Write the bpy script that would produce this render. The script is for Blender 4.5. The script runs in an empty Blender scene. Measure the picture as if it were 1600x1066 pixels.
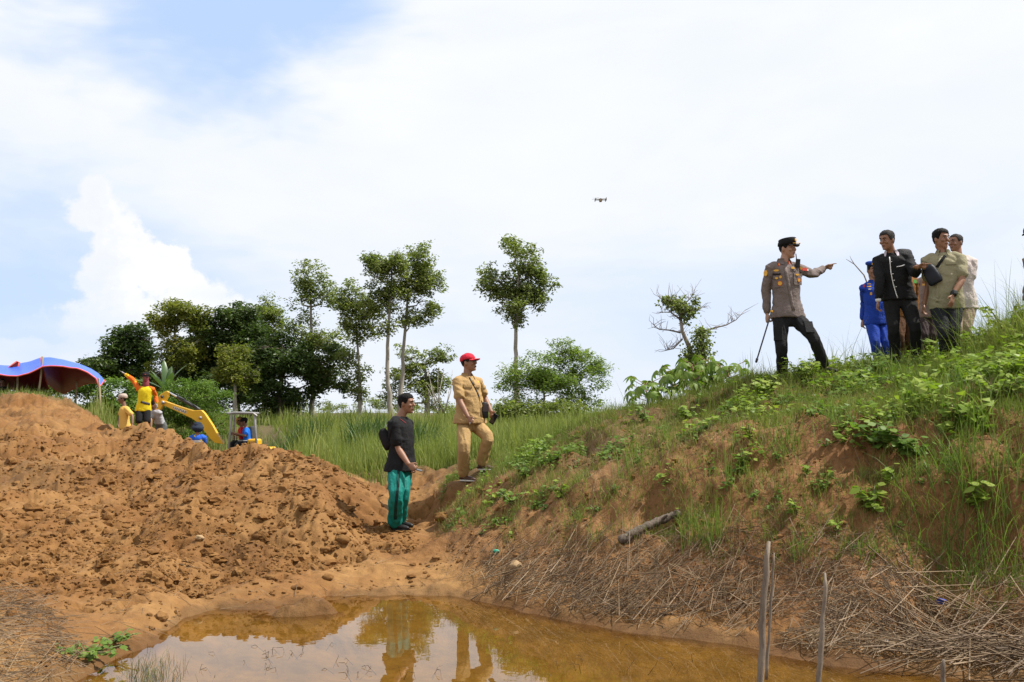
import bpy, bmesh, math, random
import numpy as np
from mathutils import Vector, Matrix
from mathutils.bvhtree import BVHTree

random.seed(7)
rng = np.random.default_rng(7)
scene = bpy.context.scene
COL = scene.collection
R = math.radians

# ------------------------------------------------------------------ camera
CAM_H, FPX, CX, CY, HORIZON = 1.8, 1600.0, 800.0, 533.0, 645.0
TILT = math.atan((HORIZON - CY) / FPX)
cam_data = bpy.data.cameras.new('camera')
cam = bpy.data.objects.new('camera', cam_data)
COL.objects.link(cam)
cam.location = (0, 0, CAM_H)
cam.rotation_euler = (R(90) + TILT, 0, 0)
cam_data.sensor_width = 36.0
cam_data.lens = 36.0
cam_data.clip_start = 0.1
cam_data.clip_end = 8000
scene.camera = cam

# ------------------------------------------------------------------ light
SUN_EL, SUN_AZ = R(58), math.atan2(0.95, 0.02)          # azimuth from +Y towards +X
SUN_DIR = Vector((math.cos(SUN_EL) * math.sin(SUN_AZ), math.cos(SUN_EL) * math.cos(SUN_AZ), math.sin(SUN_EL)))
sun_data = bpy.data.lights.new('sun', 'SUN')
sun_data.energy = 5.0
sun_data.angle = R(0.5)
sun_data.color = (1.0, 0.955, 0.88)
sun = bpy.data.objects.new('sun', sun_data)
COL.objects.link(sun)
sun.rotation_euler = (-SUN_DIR).to_track_quat('-Z', 'Y').to_euler()

scene.view_settings.view_transform = 'Standard'
scene.view_settings.look = 'None'
scene.view_settings.exposure = 0.54
scene.view_settings.gamma = 1.0
scene.view_settings.use_curve_mapping = False
scene.cycles.max_bounces = 6
scene.cycles.diffuse_bounces = 3
scene.cycles.glossy_bounces = 3
scene.cycles.transmission_bounces = 4
scene.cycles.transparent_max_bounces = 8
scene.cycles.caustics_reflective = False
scene.cycles.caustics_refractive = False
scene.cycles.use_denoising = True


def ray(px, py):
    dx, up = (px - CX) / FPX, (CY - py) / FPX
    return Vector((dx, math.cos(TILT) - up * math.sin(TILT), math.sin(TILT) + up * math.cos(TILT)))


def at(px, py, Y):
    d = ray(px, py)
    t = Y / d.y
    return Vector((d.x * t, Y, CAM_H + d.z * t))


def gp(px, py, z):
    d = ray(px, py)
    t = (z - CAM_H) / d.z
    return Vector((d.x * t, d.y * t, z))


# ------------------------------------------------------------------ node helpers
class NT:
    def __init__(self, tree):
        self.t = tree
        self.n = tree.nodes
        self.l = tree.links

    def new(self, kind, **kw):
        nd = self.n.new(kind)
        for k, v in kw.items():
            setattr(nd, k, v)
        return nd

    def put(self, sock, v):
        if hasattr(v, 'is_linked') or isinstance(v, bpy.types.NodeSocket):
            self.l.new(v, sock)
        elif v is not None:
            try:
                sock.default_value = v
            except Exception:
                sock.default_value = tuple(v) + (1.0,)

    def math(self, op, a, b=None, c=None, clamp=False):
        nd = self.new('ShaderNodeMath', operation=op, use_clamp=clamp)
        self.put(nd.inputs[0], a)
        if b is not None:
            self.put(nd.inputs[1], b)
        if c is not None:
            self.put(nd.inputs[2], c)
        return nd.outputs[0]

    def mix(self, f, a, b, blend='MIX'):
        nd = self.new('ShaderNodeMix', data_type='RGBA', blend_type=blend)
        self.put(nd.inputs[0], f)
        self.put(nd.inputs[6], a if not isinstance(a, tuple) or len(a) == 4 else a + (1.0,))
        self.put(nd.inputs[7], b if not isinstance(b, tuple) or len(b) == 4 else b + (1.0,))
        return nd.outputs[2]

    def noise(self, vec, scale, detail=4.0, rough=0.55, dist=0.0):
        nd = self.new('ShaderNodeTexNoise')
        if vec is not None:
            self.l.new(vec, nd.inputs['Vector'])
        nd.inputs['Scale'].default_value = scale
        nd.inputs['Detail'].default_value = detail
        nd.inputs['Roughness'].default_value = rough
        nd.inputs['Distortion'].default_value = dist
        return nd.outputs[0]

    def rng(self, v, a, b, c=0.0, d=1.0, smooth=False):
        nd = self.new('ShaderNodeMapRange', interpolation_type='SMOOTHSTEP' if smooth else 'LINEAR')
        self.put(nd.inputs[0], v)
        for i, x in enumerate((a, b, c, d)):
            nd.inputs[i + 1].default_value = x
        return nd.outputs[0]

    def ramp(self, f, stops):
        nd = self.new('ShaderNodeValToRGB')
        el = nd.color_ramp.elements
        while len(el) < len(stops):
            el.new(0.5)
        for e, (p, c) in zip(el, stops):
            e.position = p
            e.color = tuple(c) + (1.0,)
        self.l.new(f, nd.inputs[0])
        return nd.outputs[0]


# ------------------------------------------------------------------ sky
world = bpy.data.worlds.new('World')
scene.world = world
world.use_nodes = True
world.cycles.sampling_method = 'MANUAL'
world.cycles.sample_map_resolution = 256
w = NT(world.node_tree)
for nd in list(w.n):
    w.n.remove(nd)
sky = w.new('ShaderNodeTexSky', sky_type='NISHITA')
sky.sun_disc = False
sky.sun_elevation = SUN_EL
sky.sun_rotation = SUN_AZ
sky.air_density = 1.0
sky.dust_density = 0.6
sky.ozone_density = 1.5
tc = w.new('ShaderNodeTexCoord')
sep = w.new('ShaderNodeSeparateXYZ')
w.l.new(tc.outputs['Generated'], sep.inputs[0])
az = w.math('ARCTAN2', sep.outputs[0], sep.outputs[1])
el = w.math('ARCSINE', sep.outputs[2])


def azel(px, py):
    d = ray(px, py).normalized()
    return math.atan2(d.x, d.y), math.asin(d.z)


cmb = w.new('ShaderNodeCombineXYZ')
w.l.new(az, cmb.inputs[0])
w.l.new(w.math('MULTIPLY', el, 1.0), cmb.inputs[1])
ae = cmb.outputs[0]
stretch = w.new('ShaderNodeCombineXYZ')
w.l.new(az, stretch.inputs[0])
w.l.new(w.math('MULTIPLY', el, 2.6), stretch.inputs[1])
sv = stretch.outputs[0]


def blob(px, py, rx, ry, warp):
    """soft elliptical distance to a direction, 0 at its centre"""
    a, e = azel(px, py)
    dx = w.math('DIVIDE', w.math('SUBTRACT', az, a), rx)
    dy = w.math('DIVIDE', w.math('SUBTRACT', el, e), ry)
    d = w.math('SQRT', w.math('ADD', w.math('MULTIPLY', dx, dx), w.math('MULTIPLY', dy, dy)))
    return w.math('ADD', d, warp)


n_big = w.noise(sv, 2.4, 4, 0.6, 0.4)
n_mid = w.noise(sv, 7.0, 4, 0.6, 0.3)
n_fine = w.noise(ae, 30.0, 7, 0.66)
warp_soft = w.math('ADD', w.math('MULTIPLY', w.math('SUBTRACT', n_big, 0.5), 1.7), w.math('MULTIPLY', w.math('SUBTRACT', n_mid, 0.5), 1.1))
# openings in the veil of cloud
h1 = w.rng(blob(330, -30, 0.17, 0.105, warp_soft), 0.45, 1.35, 1.0, 0.0, True)
h2 = w.rng(blob(10, 450, 0.20, 0.085, warp_soft), 0.2, 1.5, 0.85, 0.0, True)
h3 = w.rng(blob(1250, 470, 0.30, 0.06, warp_soft), 0.1, 1.6, 0.42, 0.0, True)
veil = w.rng(n_big, 0.30, 0.62, 0.86, 1.0, True)
opening = w.math('MAXIMUM', w.math('MAXIMUM', h1, h2), h3)
cover = w.math('MULTIPLY', veil, w.math('SUBTRACT', 1.0, w.math('MULTIPLY', opening, 0.85)), clamp=True)
low = w.rng(el, 0.0, 0.30, 0.0, 1.0, True)
veil_col = w.mix(w.math('ADD', w.math('MULTIPLY', low, 0.75), w.math('MULTIPLY', w.math('SUBTRACT', n_mid, 0.5), 0.9), clamp=True), (7.7, 8.1, 8.75), (8.6, 8.7, 8.95))
blue = w.mix(0.80, sky.outputs[0], (4.5, 6.4, 10.0))
c1 = w.mix(cover, blue, veil_col)
# towering cumulus low on the left
warp_c = w.math('ADD', w.math('MULTIPLY', w.math('SUBTRACT', n_fine, 0.5), 1.9), w.math('MULTIPLY', w.math('SUBTRACT', w.noise(ae, 11.0, 3, 0.5), 0.5), 0.55))
lobes = [(152, 330, 44, 42), (185, 380, 44, 52), (180, 440, 60, 56), (245, 425, 60, 48), (300, 460, 66, 42), (350, 490, 58, 34), (190, 510, 110, 60), (60, 560, 120, 32), (150, 300, 30, 26)]
dist = None
for px, py, rx, ry in lobes:
    b = blob(px, py, rx / FPX, ry / FPX, warp_c)
    dist = b if dist is None else w.math('MINIMUM', dist, b)
cmask = w.rng(dist, 0.66, 1.04, 1.0, 0.0, True)
cmask = w.math('MULTIPLY', cmask, w.rng(w.math('ADD', el, w.math('MULTIPLY', w.math('SUBTRACT', n_mid, 0.5), 0.12)), 0.035, 0.15, 0.25, 0.95, True))
a0, _ = azel(150, 400)
side = w.rng(w.math('ADD', az, w.math('MULTIPLY', w.math('SUBTRACT', n_fine, 0.5), 0.22)), a0 - 0.02, a0 + 0.07, 0.0, 1.0, True)
puff = w.rng(w.noise(ae, 18.0, 6, 0.6), 0.35, 0.65, 0.0, 1.0)
cum_col = w.mix(w.math('ADD', w.math('MULTIPLY', side, 0.75), w.math('MULTIPLY', puff, 0.3), clamp=True), (7.8, 8.1, 8.7), (9.4, 9.2, 9.0))
c2 = w.mix(cmask, c1, cum_col)
bg = w.new('ShaderNodeBackground')
bg.inputs['Strength'].default_value = 0.08
w.l.new(c2, bg.inputs['Color'])
out = w.new('ShaderNodeOutputWorld')
w.l.new(bg.outputs[0], out.inputs['Surface'])


# ------------------------------------------------------------------ numpy noise
def _h(ix, iy, s):
    n = (ix.astype(np.int64) * 374761393 + iy.astype(np.int64) * 668265263 + s * 974634777) & 0xffffffff
    n = ((n ^ (n >> 13)) * 1274126177) & 0xffffffff
    n = (n ^ (n >> 16)) & 0xffffffff
    return n / 4294967295.0


def perlin(x, y, s=0):
    x0, y0 = np.floor(x), np.floor(y)
    fx, fy = x - x0, y - y0
    u, v = fx * fx * (3 - 2 * fx), fy * fy * (3 - 2 * fy)
    r = []
    for dx in (0, 1):
        for dy in (0, 1):
            a = _h(x0 + dx, y0 + dy, s) * 2 * np.pi
            r.append(np.cos(a) * (fx - dx) + np.sin(a) * (fy - dy))
    return (r[0] * (1 - u) + r[2] * u) * (1 - v) + (r[1] * (1 - u) + r[3] * u) * v


def fbm(x, y, s=0, o=4, g=0.5):
    t, a = 0, 1.0
    for i in range(o):
        t = t + a * perlin(x * 2 ** i, y * 2 ** i, s + i * 17)
        a *= g
    return t


def worley(x, y, s=0):
    x0, y0 = np.floor(x), np.floor(y)
    best = np.full(x.shape, 9.0)
    rnd = np.zeros(x.shape)
    for dx in (-1, 0, 1):
        for dy in (-1, 0, 1):
            cx, cy = x0 + dx, y0 + dy
            d = (cx + _h(cx, cy, s) - x) ** 2 + (cy + _h(cx, cy, s + 5) - y) ** 2
            m = d < best
            best = np.where(m, d, best)
            rnd = np.where(m, _h(cx, cy, s + 9), rnd)
    return np.sqrt(best), rnd


def sstep(a, b, x):
    t = np.clip((x - a) / (b - a), 0, 1)
    return t * t * (3 - 2 * t)


# ------------------------------------------------------------------ object helpers
def tag(o, label=None, category=None, group=None, kind=None):
    if label: o['label'] = label
    if category: o['category'] = category
    if group: o['group'] = group
    if kind: o['kind'] = kind
    return o


def link(name, mesh, mat=None, parent=None):
    o = bpy.data.objects.new(name, mesh)
    COL.objects.link(o)
    if mat is not None and not mesh.materials:
        mesh.materials.append(mat)
    if parent is not None:
        o.parent = parent
        o.matrix_parent_inverse = parent.matrix_world.inverted() if parent.type != 'EMPTY' else Matrix.Translation(-Vector(parent.location))
    return o


def empty(name, loc, label=None, category=None, group=None):
    o = bpy.data.objects.new(name, None)
    COL.objects.link(o)
    o.location = loc
    o.empty_display_size = 0.2
    return tag(o, label, category, group)


def np_mesh(name, v, f, smooth=True):
    """v (n,3); f (m,3|4) integer array"""
    v = np.asarray(v, dtype=np.float32)
    f = np.asarray(f, dtype=np.int32)
    me = bpy.data.meshes.new(name)
    me.vertices.add(len(v))
    me.vertices.foreach_set('co', v.ravel())
    k = f.shape[1]
    me.loops.add(f.size)
    me.loops.foreach_set('vertex_index', f.ravel())
    me.polygons.add(len(f))
    me.polygons.foreach_set('loop_start', np.arange(0, f.size, k, dtype=np.int32))
    me.polygons.foreach_set('loop_total', np.full(len(f), k, dtype=np.int32))
    me.polygons.foreach_set('use_smooth', np.full(len(f), smooth, dtype=bool))
    me.update(calc_edges=True)
    return me


class MB:
    """collects closed shapes; faces of any size"""

    def __init__(self):
        self.v, self.f = [], []

    def add(self, vs, fs):
        b = len(self.v)
        self.v += [tuple(p) for p in vs]
        self.f += [tuple(i + b for i in q) for q in fs]
        return self

    def box(self, c, size, rot=None, taper=1.0):
        c = Vector(c)
        vs = []
        for z in (-.5, .5):
            k = taper if z > 0 else 1.0
            for x, y in ((-.5, -.5), (.5, -.5), (.5, .5), (-.5, .5)):
                p = Vector((x * size[0] * k, y * size[1] * k, z * size[2]))
                vs.append(c + (rot @ p if rot else p))
        return self.add(vs, [(3, 2, 1, 0), (4, 5, 6, 7), (0, 1, 5, 4), (1, 2, 6, 5), (2, 3, 7, 6), (3, 0, 4, 7)])

    def loft(self, rings):
        """rings: list of equal-length point lists; capped"""
        n = len(rings[0])
        vs = [p for r in rings for p in r]
        fs = []
        for i in range(len(rings) - 1):
            for j in range(n):
                k = (j + 1) % n
                fs.append((i * n + j, i * n + k, (i + 1) * n + k, (i + 1) * n + j))
        fs.append(tuple(range(n - 1, -1, -1)))
        fs.append(tuple((len(rings) - 1) * n + j for j in range(n)))
        return self.add(vs, fs)

    def tube(self, pts, rad, n=10, flat=None, round_ends=True):
        """flat=(axis, ratio): squash the section along axis"""
        pts = [Vector(p) for p in pts]
        rad = list(rad) if hasattr(rad, '__len__') else [rad] * len(pts)
        if round_ends:
            d0 = (pts[1] - pts[0]).normalized()
            d1 = (pts[-1] - pts[-2]).normalized()
            pts = [pts[0] - d0 * rad[0] * .8, pts[0] - d0 * rad[0] * .45] + pts + [pts[-1] + d1 * rad[-1] * .45, pts[-1] + d1 * rad[-1] * .8]
            rad = [rad[0] * .4, rad[0] * .85] + rad + [rad[-1] * .85, rad[-1] * .4]
        u = None
        rings = []
        for i, p in enumerate(pts):
            a = pts[max(i - 1, 0)]
            b = pts[min(i + 1, len(pts) - 1)]
            t = (b - a)
            t = t.normalized() if t.length > 1e-9 else Vector((0, 0, 1))
            if u is None:
                ref = flat[0] if flat else (Vector((0, 0, 1)) if abs(t.z) < .9 else Vector((1, 0, 0)))
                u = (ref - t * ref.dot(t)).normalized()
            else:
                u = (u - t * u.dot(t)).normalized()
            v = t.cross(u)
            k = flat[1] if flat else 1.0
            rings.append([p + u * (math.cos(2 * math.pi * j / n) * rad[i] * k) + v * (math.sin(2 * math.pi * j / n) * rad[i]) for j in range(n)])
        return self.loft(rings)

    def ball(self, c, r, M=None, n=12, m=8):
        c = Vector(c)
        r = (r, r, r) if not hasattr(r, '__len__') else r
        rings = []
        for i in range(m + 1):
            a = -math.pi / 2 + math.pi * (i / m) * .96 + math.pi * .02
            ring = []
            for j in range(n):
                b = 2 * math.pi * j / n
                p = Vector((math.cos(a) * math.cos(b) * r[0], math.cos(a) * math.sin(b) * r[1], math.sin(a) * r[2]))
                ring.append(c + (M @ p if M else p))
            rings.append(ring)
        return self.loft(rings)

    def prism(self, outline, n, t):
        """outline points in a plane extruded by t along n, centred"""
        n = Vector(n).normalized() * (t / 2)
        a = [Vector(p) - n for p in outline]
        b = [Vector(p) + n for p in outline]
        return self.loft([a, b])

    def mesh(self, name, smooth=True):
        me = bpy.data.meshes.new(name)
        me.from_pydata(self.v, [], self.f)
        if smooth:
            me.polygons.foreach_set('use_smooth', np.ones(len(self.f), dtype=bool))
        me.update()
        bm = bmesh.new()
        bm.from_mesh(me)
        bmesh.ops.recalc_face_normals(bm, faces=bm.faces)
        bm.to_mesh(me)
        bm.free()
        return me

    def build(self, name, mat, parent=None, smooth=True, bevel=0):
        o = link(name, self.mesh(name, smooth), mat, parent)
        if bevel:
            m = o.modifiers.new('bevel', 'BEVEL')
            m.width = bevel
            m.segments = 2
            m.limit_method = 'ANGLE'
        return o


# ------------------------------------------------------------------ materials
MATS = {}


def mat_new(name):
    m = bpy.data.materials.new(name)
    m.use_nodes = True
    t = NT(m.node_tree)
    for nd in list(t.n):
        t.n.remove(nd)
    o = t.new('ShaderNodeOutputMaterial')
    MATS[name] = m
    return m, t, o


def bump(t, h, strength, dist=0.02):
    b = t.new('ShaderNodeBump')
    b.inputs['Strength'].default_value = strength
    b.inputs['Distance'].default_value = dist
    t.l.new(h, b.inputs['Height'])
    return b.outputs[0]


def mat_plain(name, col, rough=0.6, var=0.12, scale=12.0, metal=0.0, bmp=0.15, bscale=40.0, spec=0.4, sheen=0.0, weave=False):
    """one painted or woven or moulded surface: colour with slight uneven wear and fine relief"""
    if name in MATS: return MATS[name]
    m, t, o = mat_new(name)
    tc = t.new('ShaderNodeTexCoord')
    v = tc.outputs['Object']
    n = t.noise(v, scale, 5, 0.6)
    c = t.mix(n, tuple(x * (1 - var) for x in col), tuple(min(1, x * (1 + var)) for x in col))
    p = t.new('ShaderNodeBsdfPrincipled')
    t.l.new(c, p.inputs['Base Color'])
    p.inputs['Roughness'].default_value = rough
    p.inputs['Metallic'].default_value = metal
    p.inputs['Specular IOR Level'].default_value = spec
    if sheen:
        p.inputs['Sheen Weight'].default_value = sheen
    if bmp:
        h = t.noise(v, bscale, 3, 0.6)
        t.l.new(bump(t, h, bmp), p.inputs['Normal'])
    t.l.new(p.outputs[0], o.inputs[0])
    return m


def mat_leaf(name, stops, trans=0.35, rough=0.5, scale=0.5, spec=0.35):
    """leaves: colour varies leaf by leaf and in broad patches, light comes through"""
    if name in MATS: return MATS[name]
    m, t, o = mat_new(name)
    g = t.new('ShaderNodeNewGeometry')
    tc = t.new('ShaderNodeTexCoord')
    n = t.noise(tc.outputs['Object'], scale, 3, 0.5)
    f = t.math('ADD', t.math('MULTIPLY', g.outputs['Random Per Island'], 0.6), t.math('MULTIPLY', t.rng(n, 0.3, 0.7), 0.4))
    c = t.ramp(f, stops)
    p = t.new('ShaderNodeBsdfPrincipled')
    t.l.new(c, p.inputs['Base Color'])
    p.inputs['Roughness'].default_value = rough
    p.inputs['Specular IOR Level'].default_value = spec
    tr = t.new('ShaderNodeBsdfTranslucent')
    t.l.new(t.mix(1.0, c, (1.0, 1.15, 0.45), 'MULTIPLY'), tr.inputs['Color'])
    mx = t.new('ShaderNodeMixShader')
    mx.inputs[0].default_value = trans
    t.l.new(p.outputs[0], mx.inputs[1])
    t.l.new(tr.outputs[0], mx.inputs[2])
    t.l.new(mx.outputs[0], o.inputs[0])
    return m


def mat_bark(name, a, b, scale=3.0):
    if name in MATS: return MATS[name]
    m, t, o = mat_new(name)
    tc = t.new('ShaderNodeTexCoord')
    mp = t.new('ShaderNodeMapping')
    mp.inputs['Scale'].default_value = (4, 4, 0.7)
    t.l.new(tc.outputs['Object'], mp.inputs[0])
    n = t.noise(mp.outputs[0], scale, 6, 0.65)
    c = t.mix(t.rng(n, 0.3, 0.7), a, b)
    p = t.new('ShaderNodeBsdfPrincipled')
    t.l.new(c, p.inputs['Base Color'])
    p.inputs['Roughness'].default_value = 0.85
    t.l.new(bump(t, n, 0.6, 0.03), p.inputs['Normal'])
    t.l.new(p.outputs[0], o.inputs[0])
    return m
# ================================================================== THE GROUND
# profile curves across the place; each is a list of points, interpolated over the bearing u = x / y
def curve(pts):
    pts = sorted(pts, key=lambda p: p.x / p.y)
    return (np.array([p.x / p.y for p in pts]), np.array([p.y for p in pts]), np.array([p.z for p in pts]))


def const(Y, z): return [Vector((u * Y, Y, z)) for u in (-.85, .85)]


shore = [gp(px, py, 0) for px, py in ((-420, 1400), (-100, 1200), (0, 1120), (110, 1066), (190, 1022), (245, 1000), (290, 962), (340, 950), (400, 950), (480, 944), (530, 932), (620, 928), (700, 929), (745, 936), (790, 944), (880, 966), (1000, 986), (1100, 996), (1200, 1012), (1300, 1036), (1420, 1044), (1560, 1062), (1700, 1100), (2000, 1180))]
toe = [gp(*p) for p in ((-420, 900, .35), (0, 893, .30), (110, 900, .27), (200, 908, .25), (300, 903, .22), (400, 890, .22), (500, 870, .25), (560, 852, .28), (600, 842, .32), (650, 835, .38), (700, 838, .40), (740, 850, .40), (800, 880, .30), (900, 905, .25), (1000, 922, .25), (1200, 935, .28), (1300, 945, .30), (1450, 950, .32), (1600, 955, .36), (2000, 990, .42))]
mid = [at(*p) for p in ((-420, 765, 15), (0, 770, 15), (100, 775, 14.6), (200, 780, 14), (300, 778, 12.8), (400, 770, 12.4), (500, 780, 12.2), (560, 795, 12.5), (600, 808, 12.75), (650, 806, 13.0), (690, 795, 13.0), (740, 775, 12.4), (800, 775, 11.6), (850, 770, 11.2), (950, 745, 10.7), (1050, 720, 10.3), (1170, 693, 9.95), (1300, 675, 9.75), (1450, 660, 9.6), (1600, 640, 9.4), (2000, 590, 9.4))]
crest = [at(*p) for p in ((-420, 650, 31), (0, 649, 31), (50, 643, 31), (75, 646, 30), (110, 658, 28.5), (160, 676, 27), (190, 682, 26), (230, 671, 24.5), (280, 695, 20), (330, 703, 16.6), (400, 701, 15), (440, 698, 14.4), (480, 706, 13.8), (530, 722, 13.5), (560, 742, 13.5), (590, 762, 13.6), (620, 768, 14.2), (650, 752, 15.2), (690, 747, 14.8), (725, 749, 13.8), (760, 733, 13.7), (800, 720, 13.7), (850, 693, 13.5), (900, 671, 13.3), (950, 652, 13.2), (1000, 645, 13.2), (1050, 632, 13.1), (1110, 618, 13), (1170, 603, 12.6), (1220, 600, 12.4), (1290, 582, 12.6), (1370, 572, 13), (1480, 568, 13), (1540, 552, 12.8), (1600, 515, 12.6), (2000, 450, 12.5))]


def pz(rows): return [Vector(((px - 800) / 1600 * Y, Y, z)) for px, Y, z in rows]


behind = pz(((-560, 36, 2.6), (60, 35.5, 2.5), (110, 35.5, 2.1), (155, 35, 1.55), (190, 31, .9), (240, 31, .7), (290, 26, -.1), (330, 27, -.5), (400, 27, -.5), (450, 22, .2), (520, 18, .75), (590, 16.5, .8), (690, 17, .85), (760, 17, .95), (850, 17, 1.0), (950, 17.5, 1.1), (1170, 16.8, 1.9), (1290, 16.6, 2.3), (1370, 16.5, 2.45), (1600, 16.5, 2.8), (2160, 16.5, 3.0)))
pit = pz(((-560, 40, 2.65), (60, 40, 2.5), (120, 40, 1.9), (180, 38, 1.2), (250, 37, -.3), (330, 37, -.5), (420, 36, -.4), (480, 30, .8), (590, 26, .9), (760, 26, 1.05), (950, 26, 1.1), (2160, 26, 1.2)))
field = pz(((-560, 48, 2.7), (60, 48, 2.3), (155, 48, 1.5), (230, 46, 1.15), (400, 45, 1.1), (560, 45, 1.1), (760, 45, 1.25), (950, 45, 1.25), (2160, 45, 1.2)))
offset = lambda pts, dy, z: [Vector((p.x * (1 - dy / p.y), p.y - dy, z)) for p in pts]
KEYS = [const(0.6, .22), const(2.6, .12), const(3.4, -.30), offset(shore, 1.5, -.26), offset(shore, .45, -.07), shore, toe, mid, crest, behind, pit, field, const(90, 1.35), const(500, 1.3), const(4000, 1.0)]
KEYS = [curve(k) for k in KEYS]
S_SHORE, S_TOE, S_MID, S_CREST, S_BEHIND, S_FIELD = 5, 6, 7, 8, 9, 11

us = np.concatenate([np.linspace(-.85, -.57, 24, endpoint=False), np.linspace(-.57, .57, 690), np.linspace(.57, .85, 25)[1:]])
ys = np.concatenate([np.linspace(.6, 6.2, 24, endpoint=False), np.concatenate([np.arange(6.2, 7.6, .035), np.arange(7.6, 14.2, .0235)]), np.geomspace(14.2, 34, 170)[1:], np.geomspace(34, 4000, 70)[1:]])
NU, NY = len(us), len(ys)
kY = np.stack([np.interp(us, k[0], k[1]) for k in KEYS])          # (keys, NU)
kZ = np.stack([np.interp(us, k[0], k[2]) for k in KEYS])
for i in range(3, len(KEYS)):                                     # keep every profile ordered
    kY[i] = np.maximum(kY[i], kY[i - 1] + .25)
Z0 = np.zeros((NY, NU))
SP = np.zeros((NY, NU))
for j in range(NU):
    SP[:, j] = np.interp(ys, kY[:, j], np.arange(len(KEYS)))
    z = np.interp(ys, kY[:, j], kZ[:, j])
    z2 = sum(np.interp(ys + d, kY[:, j], kZ[:, j]) for d in (-.3, -.15, .15, .3))
    Z0[:, j] = (z + z2) / 5
YY, UU = np.meshgrid(ys, us, indexing='ij')
XX = UU * YY
PXG = UU * 1600 + 800

# --- what each patch is: 0..1 masks
warp = fbm(XX * .5, YY * .5, 3, 3)
heap = sstep(770, 640, PXG + 60 * warp) * sstep(5.35, 6.1, SP + .25 * warp) * sstep(9.6, 8.6, SP)
heap *= 1 - .85 * sstep(150, 60, PXG) * sstep(34, 38, YY)
bank = sstep(640, 740, PXG + 30 * warp) * sstep(5.2, 5.9, SP) * sstep(9.3, 8.6, SP)
flat = sstep(4.6, 5.1, SP) * sstep(6.4, 5.8, SP + .3 * warp)
fieldm = sstep(8.5, 9.2, SP)

wx, wy = XX + .12 * fbm(XX * 2.2, YY * 2.2, 11, 3), YY + .12 * fbm(XX * 2.2, YY * 2.2, 12, 3)


def lumps(scale, seed, rmin=.35):
    f, r = worley(wx / scale, wy / scale, seed)
    return np.sqrt(np.maximum(0, .62 - f * f)) * (rmin + (1 - rmin) * r) * scale


def ridg(x, y, s, o=4): return 1 - np.abs(fbm(x, y, s, o)) * 1.8


n1 = fbm(XX * .55, YY * .55, 21, 4)
patchy = sstep(-.25, .30, fbm(XX * .9, YY * .9, 41, 3))
clods = .24 * lumps(.85, 1) + .55 * lumps(.36, 2) * (.2 + .8 * patchy) + .75 * lumps(.17, 3) * (.3 + .7 * patchy) + .70 * lumps(.085, 4)
pits = np.maximum(0, fbm(XX * 3.2, YY * 4.0, 51, 3) - .26) * .62 + np.maximum(0, fbm(XX * 8, YY * 9, 53, 2) - .25) * .22
far_f = np.clip(12.0 / YY, .45, 1.0)
dz = heap * (n1 * .20 + .16 * (ridg(XX * .55 + .35 * YY, YY * .45 - .2 * XX, 67, 3) - .6) + clods * (.62 + .55 * sstep(12, 25, YY)) - pits - .17)
dz += bank * (n1 * .10 + .07 * (ridg(XX * 1.3, YY * 1.1, 61) - .6) + .30 * lumps(.30, 6) + .36 * lumps(.11, 7) + .018 * fbm(XX * 14, YY * 14, 8, 3) - .04)
# little terraces and undercuts on the face of the bank
face = bank * sstep(6.2, 6.6, SP) * sstep(8.1, 7.4, SP)
dz += face * .075 * (ridg(XX * 2.4 + .4 * warp, YY * .7, 65) - .55) + face * .035 * np.sin((Z0 + .25 * fbm(XX * .8, YY * .3, 71, 3)) * 13.0)
cut = sstep(1360, 1490, PXG + 25 * fbm(XX * 2, YY * 2, 73, 2)) * sstep(5.2, 5.9, SP)
step_z = sstep(.40, .52, (SP - 6.0) + .16 * fbm(XX * 1.6, YY * .4, 75, 3))
dz += cut * sstep(7.6, 6.9, SP) * (step_z * .58 - .40)
hol = np.exp(-(((PXG - 1030) / 34) ** 2 + ((SP - 6.62) / .22) ** 2))
dz -= hol * .26
flat_only = flat * (1 - heap) * (1 - bank * .6)
dz += flat_only * (n1 * .04 + .10 * lumps(.42, 31) * patchy + .16 * lumps(.15, 32) * patchy + .10 * lumps(.06, 34) + .03 * fbm(XX * 5, YY * 5, 33, 4))
dz += fieldm * (n1 * .10 + .04 * fbm(XX * 3, YY * 3, 13, 3))
dz += np.exp(-((SP - 5.05) / .28) ** 2) * (YY < 12) * (.050 * fbm(XX * 2.3, YY * 2.3, 95, 3) + .06 * lumps(.22, 97) * patchy + .016 * fbm(XX * 11, YY * 11, 96, 3))      # ragged rim of the pond
under = sstep(5.0, 4.5, SP) * sstep(2.0, 2.6, SP)
dz += under * .03 * fbm(XX * 2.4, YY * 2.4, 91, 4)
ZZ = Z0 + dz * sstep(4.0, 4.9, SP + .2 * warp) * (1 - sstep(12, 13, SP)) + under * .03 * fbm(XX * 2.4, YY * 2.4, 91, 4)
for px, py, rx, ry, hgt in ((497, 957, .30, .13, .13), (455, 962, .22, .09, .05), (520, 975, .28, .10, .055)):    # mud islet
    c = gp(px, py, 0)
    g = np.exp(-(((XX - c.x) / rx) ** 2 + ((YY - c.y) / ry) ** 2))
    ZZ = np.where(YY < 12, ZZ + g * (hgt + .07 + .05 * fbm(XX * 9, YY * 9, 81, 3)), ZZ)
# trodden standing places are levelled
STAND = []


def level(px, py, Y, r=.32):
    p = at(px, py, Y)
    STAND.append(p)
    global ZZ
    k = np.exp(-(((XX - p.x) ** 2 + (YY - p.y) ** 2) / (r * r)) ** 2)
    ZZ = ZZ * (1 - k) + p.z * k


level(616, 828, 12.6, .42)
level(724, 751, 13.6, .26)
level(759, 731, 13.75, .26)
level(1224, 597, 12.4, .30)
level(1288, 579, 12.6, .30)

gU, gY = us, ys


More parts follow.
